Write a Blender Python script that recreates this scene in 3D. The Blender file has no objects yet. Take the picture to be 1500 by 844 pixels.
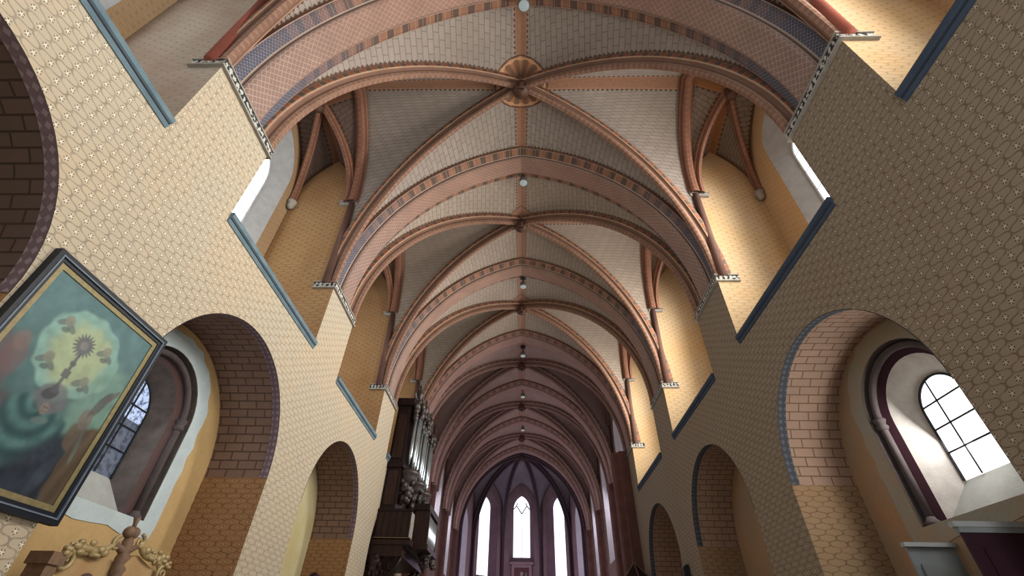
import bpy, math, random
from math import sin, cos, pi, sqrt, asin, acos, atan2, radians
from mathutils import Vector
random.seed(7)
COL = bpy.context.scene.collection

# ------------------------------------------------------------------ helpers
class MB:
    """collects polygons with uvs (and two optional extra uv layers)"""
    def __init__(s): s.v = []; s.f = []; s.uv = []; s.e1 = []; s.e2 = []; s.col = []
    def add(s, pts, uvs=None):
        i = len(s.v); s.v += [tuple(p) for p in pts]; n = len(pts)
        s.f.append(list(range(i, i + n)))
        s.uv.append(uvs if uvs else [(0, 0)] * n)
    def idx(s, ids, uvs, a=None, b=None):
        s.f.append(ids); s.uv.append(uvs); s.e1.append(a); s.e2.append(b)
    def wq(s, pts, ax):
        """quad in world; uv = metres along (y,z) ax=0, (x,z) ax=1, (x,y) ax=2"""
        k = {0: (1, 2), 1: (0, 2), 2: (0, 1)}[ax]
        s.add(pts, [(p[k[0]], p[k[1]]) for p in pts])
    def box(s, x0, x1, y0, y1, z0, z1):
        a = [(x0, y0, z0), (x1, y0, z0), (x1, y1, z0), (x0, y1, z0), (x0, y0, z1), (x1, y0, z1), (x1, y1, z1), (x0, y1, z1)]
        for q, ax in (((0, 3, 2, 1), 2), ((4, 5, 6, 7), 2), ((0, 1, 5, 4), 1), ((2, 3, 7, 6), 1), ((1, 2, 6, 5), 0), ((3, 0, 4, 7), 0)):
            s.wq([a[i] for i in q], ax)
    def tube(s, pts, r, n=8, cap=True):
        pts = [Vector(p) for p in pts]; m = len(pts)
        rad = r if isinstance(r, (list, tuple)) else [r] * m
        rings = []; u = None; L = 0
        for i, p in enumerate(pts):
            t = (pts[min(i + 1, m - 1)] - pts[max(i - 1, 0)]).normalized()
            if u is None:
                u = t.orthogonal().normalized()
            u = (u - t * u.dot(t)).normalized(); w = t.cross(u)
            b = len(s.v)
            for k in range(n):
                a = 2 * pi * k / n
                s.v.append(tuple(p + (u * cos(a) + w * sin(a)) * rad[i]))
            rings.append(b)
        for i in range(m - 1):
            L2 = L + (pts[i + 1] - pts[i]).length
            for k in range(n):
                k2 = (k + 1) % n
                s.f.append([rings[i] + k, rings[i] + k2, rings[i + 1] + k2, rings[i + 1] + k])
                s.uv.append([(k / n, L), ((k + 1) / n, L), ((k + 1) / n, L2), (k / n, L2)])
            L = L2
        if cap:
            s.f.append([rings[0] + k for k in range(n)][::-1]); s.uv.append([(0, 0)] * n)
            s.f.append([rings[-1] + k for k in range(n)]); s.uv.append([(0, 0)] * n)
    def lathe(s, prof, c, n=20, ax='z'):
        """prof: list of (r, h) ; around an axis through c"""
        cx, cy, cz = c; rings = []
        for r, h in prof:
            b = len(s.v); r = max(r, 1e-4)
            for k in range(n):
                a = 2 * pi * k / n
                p, q = r * cos(a), r * sin(a)
                s.v.append({'z': (cx + p, cy + q, cz + h), 'x': (cx + h, cy + p, cz + q), 'y': (cx + p, cy + h, cz + q)}[ax])
            rings.append(b)
        for i in range(len(prof) - 1):
            for k in range(n):
                k2 = (k + 1) % n
                s.f.append([rings[i] + k, rings[i] + k2, rings[i + 1] + k2, rings[i + 1] + k]); s.uv.append([(0, 0)] * 4)
        s.f.append([rings[0] + k for k in range(n)][::-1]); s.uv.append([(0, 0)] * n)
        s.f.append([rings[-1] + k for k in range(n)]); s.uv.append([(0, 0)] * n)
    def ball(s, c, r, sc=(1, 1, 1), n=12, m=8):
        cx, cy, cz = c; b = len(s.v)
        for i in range(m + 1):
            t = pi * i / m
            for k in range(n):
                a = 2 * pi * k / n
                s.v.append((cx + r * sc[0] * sin(t) * cos(a), cy + r * sc[1] * sin(t) * sin(a), cz + r * sc[2] * cos(t)))
        for i in range(m):
            for k in range(n):
                k2 = (k + 1) % n
                s.f.append([b + i * n + k, b + (i + 1) * n + k, b + (i + 1) * n + k2, b + i * n + k2]); s.uv.append([(0, 0)] * 4)
    def build(s, name, mat, parent=None, smooth=False, origin=None):
        me = bpy.data.meshes.new(name)
        o0 = Vector(origin) if origin else Vector((0, 0, 0))
        me.from_pydata([tuple(Vector(p) - o0) for p in s.v], [], s.f)
        l = me.uv_layers.new(name='UVMap')
        k = 0; flat = []
        for u in s.uv:
            for a in u: flat += [a[0], a[1]]
        l.data.foreach_set('uv', flat)
        for nm, e in (('edge_a', s.e1), ('edge_b', s.e2)):
            if e and e[0] is not None:
                l = me.uv_layers.new(name=nm); flat = []
                for u in e:
                    for a in u: flat += [a[0], a[1]]
                l.data.foreach_set('uv', flat)
        if s.col:
            ca = me.color_attributes.new('Col', 'FLOAT_COLOR', 'POINT')
            flat = []
            for c in s.col: flat += [c[0], c[1], c[2], 1]
            ca.data.foreach_set('color', flat)
        if smooth:
            me.polygons.foreach_set('use_smooth', [True] * len(me.polygons))
        me.materials.append(mat); me.update()
        o = bpy.data.objects.new(name, me); COL.objects.link(o)
        if parent is not None:
            o.parent = parent
            pl = parent_world(parent)
            o.location = o0 - pl
        else: o.location = o0
        return o

def parent_world(p):
    v = Vector(p.location)
    while p.parent is not None:
        p = p.parent; v += Vector(p.location)
    return v

def tag(o, label=None, cat=None, group=None, kind=None):
    if label: o['label'] = label
    if cat: o['category'] = cat
    if group: o['group'] = group
    if kind: o['kind'] = kind
    return o

def empty(name, loc, label=None, cat=None, group=None, kind=None):
    o = bpy.data.objects.new(name, None); COL.objects.link(o)
    o.location = loc; o.empty_display_size = .1
    return tag(o, label, cat, group, kind)

# ------------------------------------------------------------------ shader DSL
class Sock:
    nt = None
    def __init__(s, k): s.k = k
    def _m(s, op, *a):
        n = Sock.nt.nodes.new('ShaderNodeMath'); n.operation = op
        for i, x in enumerate((s,) + a):
            if isinstance(x, Sock): Sock.nt.links.new(x.k, n.inputs[i])
            else: n.inputs[i].default_value = float(x)
        return Sock(n.outputs[0])
    def __add__(s, o): return s._m('ADD', o)
    __radd__ = __add__
    def __sub__(s, o): return s._m('SUBTRACT', o)
    def __rsub__(s, o): return (s * -1) + o
    def __mul__(s, o): return s._m('MULTIPLY', o)
    __rmul__ = __mul__
    def __truediv__(s, o): return s._m('DIVIDE', o)
    def frac(s): return s._m('FRACT')
    def abs(s): return s._m('ABSOLUTE')
    def sin(s): return s._m('SINE')
    def cos(s): return s._m('COSINE')
    def sqrt(s): return s._m('SQRT')
    def floor(s): return s._m('FLOOR')
    def atan2(s, o): return s._m('ARCTAN2', o)
    def lt(s, o): return s._m('LESS_THAN', o)
    def gt(s, o): return s._m('GREATER_THAN', o)
    def max(s, o): return s._m('MAXIMUM', o)
    def min(s, o): return s._m('MINIMUM', o)
    def sat(s): return s.max(0).min(1)
    def ramp(s, a, b): return ((s - a) / (b - a)).sat()

class Mat:
    def __init__(s, name, rough=.85):
        s.m = bpy.data.materials.new(name); s.m.use_nodes = True
        s.nt = s.m.node_tree; Sock.nt = s.nt
        s.b = s.nt.nodes['Principled BSDF']; s.b.inputs['Roughness'].default_value = rough
        s.b.inputs['Specular IOR Level'].default_value = .25
    def use(s): Sock.nt = s.nt
    def uv(s, name='UVMap'):
        n = s.nt.nodes.new('ShaderNodeUVMap'); n.uv_map = name
        return s.sep(n.outputs[0]), n.outputs[0]
    def sep(s, v):
        n = s.nt.nodes.new('ShaderNodeSeparateXYZ'); s.nt.links.new(v, n.inputs[0])
        return [Sock(x) for x in n.outputs]
    def obj(s):
        n = s.nt.nodes.new('ShaderNodeTexCoord'); return s.sep(n.outputs['Object']), n.outputs['Object']
    def pos(s):
        n = s.nt.nodes.new('ShaderNodeNewGeometry'); return s.sep(n.outputs['Position']), n.outputs['Position']
    def noise(s, scale, detail=3, vec=None, rough=.55):
        n = s.nt.nodes.new('ShaderNodeTexNoise'); n.inputs['Scale'].default_value = scale
        n.inputs['Detail'].default_value = detail; n.inputs['Roughness'].default_value = rough
        if vec is None: vec = s.pos()[1]
        s.nt.links.new(vec, n.inputs['Vector']); return Sock(n.outputs['Fac'])
    def mix(s, f, a, b, mode='MIX'):
        n = s.nt.nodes.new('ShaderNodeMix'); n.data_type = 'RGBA'; n.blend_type = mode
        for x, i in ((f, 0), (a, 6), (b, 7)):
            if isinstance(x, Sock): s.nt.links.new(x.k, n.inputs[i])
            elif i == 0: n.inputs[0].default_value = x
            elif isinstance(x, tuple): n.inputs[i].default_value = (*x[:3], 1)
            else: s.nt.links.new(x, n.inputs[i])
        return n.outputs[2]
    def brick(s, vec, c1, c2, mo, w, h, ms=.012, off=.5):
        n = s.nt.nodes.new('ShaderNodeTexBrick'); s.nt.links.new(vec, n.inputs['Vector'])
        n.inputs['Color1'].default_value = (*c1, 1); n.inputs['Color2'].default_value = (*c2, 1); n.inputs['Mortar'].default_value = (*mo, 1)
        n.inputs['Scale'].default_value = 1; n.inputs['Brick Width'].default_value = w; n.inputs['Row Height'].default_value = h
        n.inputs['Mortar Size'].default_value = ms; n.inputs['Mortar Smooth'].default_value = .3; n.offset = off
        return n.outputs['Color']
    def color(s, c):
        if isinstance(c, tuple): s.b.inputs['Base Color'].default_value = (*c, 1)
        else: s.nt.links.new(c, s.b.inputs['Base Color'])
        return s
    def bump(s, h, strength=.3, dist=.02):
        n = s.nt.nodes.new('ShaderNodeBump'); n.inputs['Strength'].default_value = strength; n.inputs['Distance'].default_value = dist
        s.nt.links.new(h.k, n.inputs['Height']); s.nt.links.new(n.outputs[0], s.b.inputs['Normal'])
    def emit(s, c, st):
        if isinstance(c, tuple): s.b.inputs['Emission Color'].default_value = (*c, 1)
        else: s.nt.links.new(c, s.b.inputs['Emission Color'])
        s.b.inputs['Emission Strength'].default_value = st

def mul(c, k): return tuple(x * k for x in c)

def stencil(name, base, line, flower=True, warm=(.58, .42, .26), warmk=.25, lw=.055, fl=(.86, .82, .72)):
    """ochre limewash stencilled with a staggered net of wavy lines and small flowers"""
    m = Mat(name, .9)
    (s, t, _), v = m.uv()
    p = s * (1 / .326) + t * (1 / .2); q = s * (1 / .326) - t * (1 / .2)
    P = p + (q * (2 * pi)).sin() * .11; Q = q + (p * (2 * pi)).sin() * .11
    fp = P.frac() - .5; fq = Q.frac() - .5
    nz = m.noise(9, 3)
    ln = (fp.abs().max(fq.abs())).ramp(.5 - lw - .022, .5 - lw + .004) * (nz * 2.2 - .3).sat()
    n1 = m.noise(.55, 4); n2 = m.noise(4, 4); n3 = m.noise(40, 2)
    c = m.mix(n1.ramp(.42, .75) * warmk * 2, base, warm)
    c = m.mix((n2 - .35).sat() * .5, c, mul(base, .74))
    c = m.mix((n3 - .45).sat() * .35, c, mul(base, .7))
    c = m.mix(ln * .82, c, line)
    if flower:
        gp = p.frac() - .5; gq = q.frac() - .5
        a = (gp + gq) * .163; b = (gp - gq) * .1
        r = (a * a + b * b).sqrt(); th = a.atan2(b)
        pet = (th * 5).cos()
        dark = r.gt(.015) * r.lt(.037) * pet.lt(-.25)
        wh = r.lt((pet * .5 + .5) * .020 + .009)
        c = m.mix(dark * .85, c, mul(line, .55))
        c = m.mix(wh * .85, c, fl)
    m.color(c); m.bump(n2, .15)
    return m.m

def brickpaint(name, c1, c2, mo, w, h, ms=.014, stain=None, stk=.5):
    m = Mat(name, .9)
    _, v = m.uv()
    c = m.brick(v, c1, c2, mo, w, h, ms)
    n = m.noise(1.1, 4); n2 = m.noise(9, 3)
    c = m.mix((n - .42).sat() * stk * 2.2, c, stain or mul(c1, .55))
    c = m.mix((n2 - .45).sat() * .6, c, mul(c1, .7))
    m.color(c); return m.m

def plaster(name, base, other=None, k=.5, sc=1.2, rough=.9):
    m = Mat(name, rough)
    n = m.noise(sc, 5); n2 = m.noise(sc * 9, 3)
    c = m.mix(n.ramp(.38, .68) * k, base, other or mul(base, .6))
    c = m.mix((n2 - .45).sat() * .6, c, mul(base, .6))
    m.color(c); m.bump(n2, .2); return m.m

def web_mat(name, c1, c2, mo, band, stain, stk, w=.44, h=.2, ridge=.17, medal=1, teeth=True, rib=.19, chroma=1.):
    """vault severy: painted stone courses, ridge band, saw-tooth borders, painted boss field"""
    m = Mat(name, .9)
    _, v = m.uv()
    c = m.brick(v, c1, c2, mo, w, h, .013)
    n = m.noise(.5, 4); n2 = m.noise(6, 4)
    c = m.mix((n - .45).sat() * stk * 2.5, c, stain)
    c = m.mix((n2 - .42).sat() * .5, c, mul(c1, .62))
    (x, y, z), _ = m.obj()
    ax, ay = x.abs(), y.abs()
    dark = mul(band, .33)
    if teeth:
        for nm, w0 in (('edge_a', rib), ('edge_b', .06)):
            (d, l, _), _ = m.uv(nm)
            tr = ((l * (1 / .16)).frac() - .5).abs() * 2
            tt = (d - w0) / .085
            c = m.mix(tt.lt(tr) * d.gt(-.01) * .85, c, dark)
    for a, o in ((ax, y), (ay, x)):
        tr = ((o * (1 / .17)).frac() - .5).abs() * 2
        if teeth: c = m.mix(((a - ridge) / .075).lt(tr) * .9, c, dark)
        nb = m.noise(14, 3)
        bc = m.mix(nb.ramp(.35, .7) * .5, band, mul(band, .62))
        hatch = (((x + y) * 14).frac() - .5).abs().lt(.13)
        bc = m.mix(hatch * .25, bc, mul(band, 1.6))
        c = m.mix(a.lt(ridge), c, bc)
        c = m.mix((a - ridge).abs().lt(.016) * .7, c, mul(band, 1.35))
    if medal == 1:
        r = (x * x + y * y).sqrt(); th = x.atan2(y)
        fan = (th * 14).cos()
        fc = m.mix(fan.ramp(-.2, .9) * .75, mul(band, .72), (.50, .255, .135))
        fc = m.mix(r.ramp(.15, .75), mul(band, .45), fc)
        sc = r + fan * .03
        fc = m.mix(sc.gt(.79) * r.lt(.87), fc, (.55, .34, .2))
        c = m.mix(r.lt(.93), c, fc)
        c = m.mix((r - .93).abs().lt(.018), c, dark)
    elif medal == 2:
        dd = ax / 1.05 + ay / .75
        c = m.mix(dd.lt(1), c, mul(band, 1.1))
        c = m.mix((dd - 1).abs().lt(.025), c, dark)
    m.color(c); return m.m

def rib_mat(name, base, blockA, blockB, lite, step=.42):
    """painted rib: alternating stone blocks on the flanks, hatched soffit, pale arrises"""
    m = Mat(name, .75)
    (u, v, _), _ = m.uv()
    k = (v / step).frac().lt(.5)
    bl = m.mix(k, blockA, blockB)
    jl = ((v / step * 2).frac() - .5).abs().gt(.46)
    bl = m.mix(jl * .7, bl, lite)
    h1 = (((u * 2.2 + v * 5)).frac() - .5).abs().lt(.09); h2 = (((v * 5 - u * 2.2)).frac() - .5).abs().lt(.09)
    so = m.mix((h1.max(h2)) * .35, base, lite)
    uu = (u - .5).abs()
    c = m.mix(uu.lt(.33) * uu.gt(.17), so, mul(base, .8))
    c = m.mix(uu.gt(.33) * uu.lt(.46), c, bl)
    c = m.mix((uu - .33).abs().lt(.018), c, lite)
    c = m.mix((uu - .16).abs().lt(.012) * .7, c, lite)
    n = m.noise(2.2, 4); n2 = m.noise(18, 3)
    c = m.mix((n - .42).sat() * 1.1, c, mul(base, .5))
    c = m.mix((n2 - .45).sat() * .8, c, mul(base, .55))
    m.color(c); return m.m

def arch_mat(name, mid, diap, net, red, lite, blockA, blockB, zlo=11.6, zhi=15.0):
    """transverse arch: blue netted borders low down turning to brown blocks near the crown"""
    m = Mat(name, .8)
    (u, v, _), _ = m.uv()
    (x, y, z), _ = m.pos()
    uu = (u - .5).abs()
    W = 2.2
    a = (u * W + v) * 9; b = (u * W - v) * 9
    net_f = (a.frac() - .5).abs().gt(.425).max((b.frac() - .5).abs().gt(.425))
    dot = (a.frac() - .5).abs().max((b.frac() - .5).abs()).lt(.12)
    dc = m.mix(net_f * .85, diap, net); dc = m.mix(dot * .7, dc, net)
    st = .55
    bl = m.mix((v / st).frac().lt(.45), red, blockB)
    bl = m.mix(((v / st * 2.2).frac() - .5).abs().gt(.465) * .5, bl, lite)
    hz = z.ramp(zlo, zhi)
    brd = m.mix(hz, dc, bl)
    a2 = (u * W * 1.2 + v) * 5; b2 = (u * W * 1.2 - v) * 5
    zz = (a2.frac() - .5).abs().gt(.43).max((b2.frac() - .5).abs().gt(.43))
    mc = m.mix(zz * .6, mid, lite)
    mc = m.mix(hz * .35, mc, mul(red, 1.15))
    c = m.mix(uu.gt(.21), mc, mul(mid, .62))
    c = m.mix(uu.gt(.255), c, brd)
    for e in (.21, .255, .41):
        c = m.mix((uu - e).abs().lt(.008) * .8, c, lite)
    c = m.mix(uu.gt(.41), c, m.mix(hz, mul(red, .9), mul(red, .8)))
    n = m.noise(1.6, 5); n2 = m.noise(15, 3)
    c = m.mix((n - .42).sat() * .9, c, mul(mid, .45))
    c = m.mix((n2 - .45).sat() * .7, c, mul(mid, .5))
    m.color(c); return m.m

def frieze_mat(name):
    m = Mat(name, .8)
    (u, v, _), vec = m.uv()
    n = m.noise(16, 2); n2 = m.noise(40, 2)
    s = ((u * 48).sin() * .5 + (v * 60).cos() * .4 + (n - .5) * 6).ramp(-.12, .12)
    c = m.mix(s, (.035, .036, .042), (.50, .49, .45))
    c = m.mix((n2 - .5).sat() * .8, c, (.2, .2, .2))
    m.color(c); return m.m

def border_mat(name, a, b):
    m = Mat(name, .85)
    (u, v, _), _ = m.uv()
    d = ((u * 9).frac() - .5).abs() + ((v * 7.2).frac() - .5).abs()
    n = m.noise(10, 3)
    c = m.mix(d.lt(.38), a, b)
    c = m.mix((n - .45).sat() * 1.2, c, mul(a, .6))
    m.color(c); return m.m

def simple(name, c, rough=.5, metal=0., nz=.4, sc=6, spec=.4):
    m = Mat(name, rough)
    n = m.noise(sc, 4)
    m.color(m.mix(n.ramp(.35, .7) * nz, c, mul(c, .5)))
    m.b.inputs['Metallic'].default_value = metal
    m.b.inputs['Specular IOR Level'].default_value = spec
    return m.m

def wood(name, c, rough=.5):
    m = Mat(name, rough)
    (x, y, z), v = m.pos()
    n = m.nt.nodes.new('ShaderNodeMapping'); n.inputs['Scale'].default_value = (9, 9, .9)
    m.nt.links.new(v, n.inputs[0])
    g = m.noise(2.2, 5, n.outputs[0])
    c2 = m.mix(g.ramp(.35, .68), c, mul(c, .45))
    m.color(c2); return m.m

def glass_mat(name, base, strength, dark=None, dk=.0, sc=7, hues=None, hk=0.):
    m = Mat(name, .3)
    c = base
    v = m.pos()[1]
    if hues:
        n = m.nt.nodes.new('ShaderNodeTexVoronoi'); n.inputs['Scale'].default_value = sc
        m.nt.links.new(v, n.inputs['Vector'])
        c = m.mix(hk, base, m.mix(Sock(m.sep(n.outputs['Color'])[0].k).ramp(.3, .8), hues[0], hues[1]))
    if dark:
        nz = m.noise(sc * 1.3, 4, v, .7)
        c = m.mix(nz.ramp(.47, .6) * dk, c, dark)
    m.color((.05, .05, .06)); m.emit(c, strength); return m.m

# ------------------------------------------------------------------ materials
M = {}
M['wallL'] = stencil('stencil_lit', (.475, .415, .32), (.255, .222, .168), fl=(.74, .69, .58))  # lit copy of the wall paint, side light put into the base colour
M['wallR'] = stencil('stencil_shaded', (.30, .25, .19), (.15, .108, .072), warm=(.29, .215, .145), fl=(.52, .46, .37))  # same wall paint with the right wall's shade mixed into the colour
M['sideL'] = stencil('stencil_ochre_shaded', (.40, .26, .135), (.22, .125, .06), False, warm=(.32, .165, .07), warmk=.4)  # flank ochre of the dim side, its shade put into the colour
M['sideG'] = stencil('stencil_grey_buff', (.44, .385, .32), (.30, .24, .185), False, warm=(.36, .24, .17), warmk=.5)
M['sideR'] = stencil('stencil_ochre_lit', (.58, .445, .285), (.38, .27, .15), False, warm=(.62, .38, .16), warmk=.4)  # lit copy of the flank ochre, window light put into the colour
M['jambL'] = stencil('stencil_jamb_left', (.37, .215, .105), (.17, .09, .042), True, warm=(.33, .175, .08), fl=(.5, .36, .2))
M['jambR'] = stencil('stencil_jamb_right', (.33, .235, .145), (.17, .10, .052), False, warm=(.33, .2, .10), warmk=.4)
M['backL'] = plaster('ochre_plaster_left', (.52, .37, .18), (.42, .30, .16), .6)
M['backP'] = plaster('pale_ochre_plaster', (.50, .46, .29), (.46, .36, .16), .6)
M['backR'] = plaster('ochre_plaster_right', (.34, .25, .17), (.42, .24, .13), .8)
M['gbackL'] = stencil('gallery_plaster_left', (.40, .29, .18), (.28, .19, .11), False, warm=(.34, .2, .1))  # darkened copy, the left gallery's shade is painted into the plaster
M['gbackR'] = stencil('gallery_plaster_right', (.52, .37, .22), (.40, .27, .14), False, warm=(.5, .31, .14))
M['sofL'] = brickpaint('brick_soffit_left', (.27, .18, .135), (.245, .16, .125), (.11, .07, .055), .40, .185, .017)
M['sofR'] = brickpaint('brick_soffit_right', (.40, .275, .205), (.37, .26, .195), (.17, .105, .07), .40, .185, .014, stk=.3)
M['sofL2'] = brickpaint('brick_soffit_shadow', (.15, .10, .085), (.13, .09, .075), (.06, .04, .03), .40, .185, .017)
M['web'] = web_mat('vault_stone_first', (.35, .305, .27), (.315, .275, .245), (.185, .155, .135), (.33, .19, .125), (.24, .2, .165), .5, medal=1)
M['web2'] = web_mat('vault_stone', (.375, .315, .265), (.34, .29, .24), (.22, .175, .14), (.34, .205, .145), (.28, .22, .175), .5, medal=2)
M['web3'] = web_mat('vault_stone_choir', (.36, .265, .235), (.34, .25, .225), (.28, .20, .18), (.34, .2, .15), (.22, .13, .09), .9, medal=0, teeth=True)
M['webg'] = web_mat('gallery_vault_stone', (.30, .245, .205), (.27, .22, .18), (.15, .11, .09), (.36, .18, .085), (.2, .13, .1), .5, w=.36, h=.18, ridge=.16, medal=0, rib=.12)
M['webgL'] = web_mat('gallery_vault_stone_shadow', (.15, .105, .09), (.135, .095, .08), (.08, .055, .045), (.18, .09, .055), (.1, .065, .05), .5, w=.36, h=.18, ridge=.16, medal=0, rib=.12)  # gallery stone darkened so the left vault's shade sits in its colour
M['weba'] = web_mat('apse_vault_stone', (.29, .25, .275), (.27, .235, .265), (.13, .105, .13), (.2, .13, .14), (.12, .09, .11), .6, ridge=-1, medal=0)
M['rib'] = rib_mat('painted_rib', (.25, .145, .105), (.29, .12, .068), (.14, .098, .08), (.46, .32, .215))
M['rib3'] = rib_mat('painted_rib_choir', (.25, .16, .135), (.25, .135, .105), (.14, .095, .085), (.42, .28, .24))
M['wrib'] = rib_mat('painted_wall_rib', (.27, .135, .092), (.26, .105, .062), (.23, .12, .08), (.42, .245, .16), step=.7)
M['ariba'] = rib_mat('apse_rib', (.075, .048, .058), (.085, .05, .058), (.05, .034, .042), (.16, .11, .135))
M['arch'] = arch_mat('painted_arch', (.275, .187, .158), (.055, .062, .092), (.34, .33, .37), (.29, .155, .10), (.50, .40, .33), (.3, .15, .09), (.13, .088, .068))
M['arch3'] = arch_mat('painted_arch_choir', (.31, .215, .195), (.22, .15, .14), (.34, .26, .24), (.27, .14, .1), (.42, .3, .27), (.26, .13, .09), (.14, .09, .075), 9, 11)
M['shaft'] = plaster('brown_red_shaft', (.30, .10, .07), (.2, .075, .055), .6)
M['shaftb'] = plaster('brown_shaft', (.17, .098, .078), (.11, .065, .055), .6)
M['red'] = plaster('red_paint', (.42, .085, .055), (.33, .09, .065), .6)
M['frieze'] = frieze_mat('scroll_frieze')
M['greyst'] = plaster('grey_moulding', (.38, .36, .32), (.2, .19, .17), .5, 4)
M['blue'] = plaster('blue_ledge', (.17, .235, .265), (.09, .135, .165), .5, 3, .7)
M['blueR'] = plaster('blue_ledge_dark', (.06, .085, .125), (.035, .05, .085), .5, 3, .7)
M['bordL'] = border_mat('purple_border', (.20, .14, .165), (.32, .25, .28))
M['bordR'] = border_mat('slate_border', (.075, .082, .096), (.13, .138, .155))
M['groove_shade'] = plaster('dark_groove_shade', (.05, .06, .08), None, .4, 4)  # near-black tone that paints the shade of the ledge groove
M['white'] = plaster('pale_blue_plaster', (.50, .58, .60), (.40, .45, .45), .5, 3)
M['greypl'] = plaster('grey_patch_plaster', (.33, .32, .28), (.42, .3, .2), .6, 2)
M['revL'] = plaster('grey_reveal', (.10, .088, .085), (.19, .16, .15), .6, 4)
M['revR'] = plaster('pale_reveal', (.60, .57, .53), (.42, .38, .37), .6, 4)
M['redL'] = plaster('faded_red_band', (.125, .075, .07), (.10, .08, .075), .6, 4)
M['mar'] = plaster('maroon_band', (.055, .02, .03), (.04, .02, .028), .5, 4)
M['roll'] = plaster('grey_colonnette', (.12, .10, .10), (.08, .06, .06), .5, 5)
M['sill'] = plaster('grey_sill', (.36, .37, .35), (.27, .27, .25), .5, 4)
M['greveal'] = plaster('gallery_reveal', (.42, .43, .44), (.30, .31, .32), .5, 4)
M['choirw'] = plaster('choir_wall', (.235, .165, .155), (.17, .11, .10), .7, 1.5)
M['choirrev'] = plaster('choir_reveal', (.62, .6, .63), (.5, .48, .52), .5, 2)
M['pillar'] = plaster('brown_pilaster', (.17, .085, .075), (.10, .05, .045), .7, 2)
M['apsew'] = plaster('apse_wall', (.32, .235, .225), (.24, .165, .17), .7, 1.2)
M['apserev'] = plaster('apse_reveal', (.17, .11, .125), (.22, .15, .16), .6, 2)
M['floor'] = plaster('stone_floor', (.42, .37, .31), (.34, .29, .25), .5, 1)
M['gfloor'] = plaster('gallery_floor', (.42, .34, .25), None, .5, 1)
M['black'] = simple('black_lacquer', (.012, .014, .022), .35, nz=.3)
M['frame'] = simple('black_frame', (.010, .014, .024), .4, nz=.3)
M['framee'] = simple('blue_grey_frame_edge', (.16, .2, .24), .4, nz=.4)
M['gilt'] = simple('dull_gilt', (.27, .225, .115), .45, .25, .5, 20)
M['gold'] = simple('gilt_carving', (.46, .36, .19), .45, .2, .6, 16)
M['brownc'] = simple('brown_carving', (.24, .155, .10), .6, nz=.6, sc=12)
M['retp'] = plaster('retable_panel', (.46, .33, .17), (.36, .2, .1), .5, 2)
M['wood'] = wood('walnut', (.062, .031, .024), .45)
M['woodd'] = wood('dark_walnut', (.035, .018, .016), .45)
M['carv'] = simple('carved_dark_oak', (.06, .045, .038), .45, .0, .7, 14, .6)
M['pipe'] = simple('tin_pipe', (.62, .70, .72), .28, .85, .25, 5)
M['iron'] = simple('iron_bar', (.015, .015, .02), .6)
M['lampg'] = glass_mat('lamp_lens', (.72, .80, .76), .42)
M['lampb'] = simple('grey_lamp_body', (.22, .24, .23), .5)
M['maroonw'] = simple('maroon_cabinet', (.035, .010, .022), .5, nz=.3)
M['greyw'] = simple('grey_cabinet', (.24, .27, .28), .6, nz=.3, sc=3)
M['greyt'] = simple('grey_cabinet_trim', (.36, .39, .40), .6, nz=.2, sc=3)
M['winR'] = glass_mat('white_glass', (1, 1, 1), 3.2)
M['winL'] = glass_mat('blue_leaded_glass', (.62, .74, 1.0), .95, (.06, .09, .17), .92, 7)
M['winL2'] = glass_mat('blue_leaded_glass_low', (.30, .37, .5), .35, (.04, .055, .09), .8, 7)
M['winG'] = glass_mat('gallery_glass', (.97, 1, 1), 2.6)
M['winA'] = glass_mat('apse_glass', (.93, .94, 1.0), 1.9, (.55, .55, .95), .3, 2.2, ((.7, .65, 1), (1, .9, .85)), .25)
M['winA2'] = glass_mat('apse_side_glass', (.55, .6, .85), .8, (.12, .14, .3), .8, 3)
M['winC'] = glass_mat('choir_glass', (.82, .85, .95), 1.1)
m = Mat('oil_canvas', .5); n = m.nt.nodes.new('ShaderNodeVertexColor'); n.layer_name = 'Col'; m.color(n.outputs[0]); M['canvas'] = m.m

# ------------------------------------------------------------------ plan
A = {-1: 5.45, 1: 5.55}
Y0, PER, TH = 3.503, 6.37, 1.9
ZS, ZI, ZA, ZC = 8.04, 10.09, 17.34, 4.48         # gallery sill, impost, nave crown, chapel arch spring
ZG = 13.65                                         # gallery vault spring
RAD = (PER - TH) / 2
def N(k, s): return Y0 + PER * k - s * .167
def F(k, s): return N(k, s) + TH
def PC(k, s=0): return N(k, s) + TH / 2
def BC(k, s=0): return F(k, s) + RAD
XB = 8.0                                           # gallery back wall
XC = 6.85                                          # chapel back wall
SIDE = {-1: 'left', 1: 'right'}
BAY = {-1: 'bay overhead', 0: 'nearest full bay', 1: 'second bay', 2: 'third bay', 3: 'fourth bay', 4: 'fifth bay', 5: 'sixth bay'}

wall = {s: empty('wall_' + SIDE[s], (s * A[s], Y0, 0), kind='structure') for s in (-1, 1)}

def arcpts(yc, r, z0, n=32):
    return [(yc - r * cos(pi * i / n), z0 + r * sin(pi * i / n)) for i in range(n + 1)]

def U(half, yc, zb, zs, n=20):
    """closed round-headed outline, from bottom left going over the top to bottom right"""
    return [(yc - half, zb)] + arcpts(yc, half, zs, n) + [(yc + half, zb)]

def loft(mb, a, xa, b, xb, close=True):
    n = len(a); L = 0
    for i in range(n if close else n - 1):
        j = (i + 1) % n
        d = sqrt((a[j][0] - a[i][0]) ** 2 + (a[j][1] - a[i][1]) ** 2)
        mb.add([(xa, *a[i]), (xa, *a[j]), (xb, *b[j]), (xb, *b[i])], [(L, 0), (L + d, 0), (L + d, .3), (L, .3)]); L += d

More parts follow.
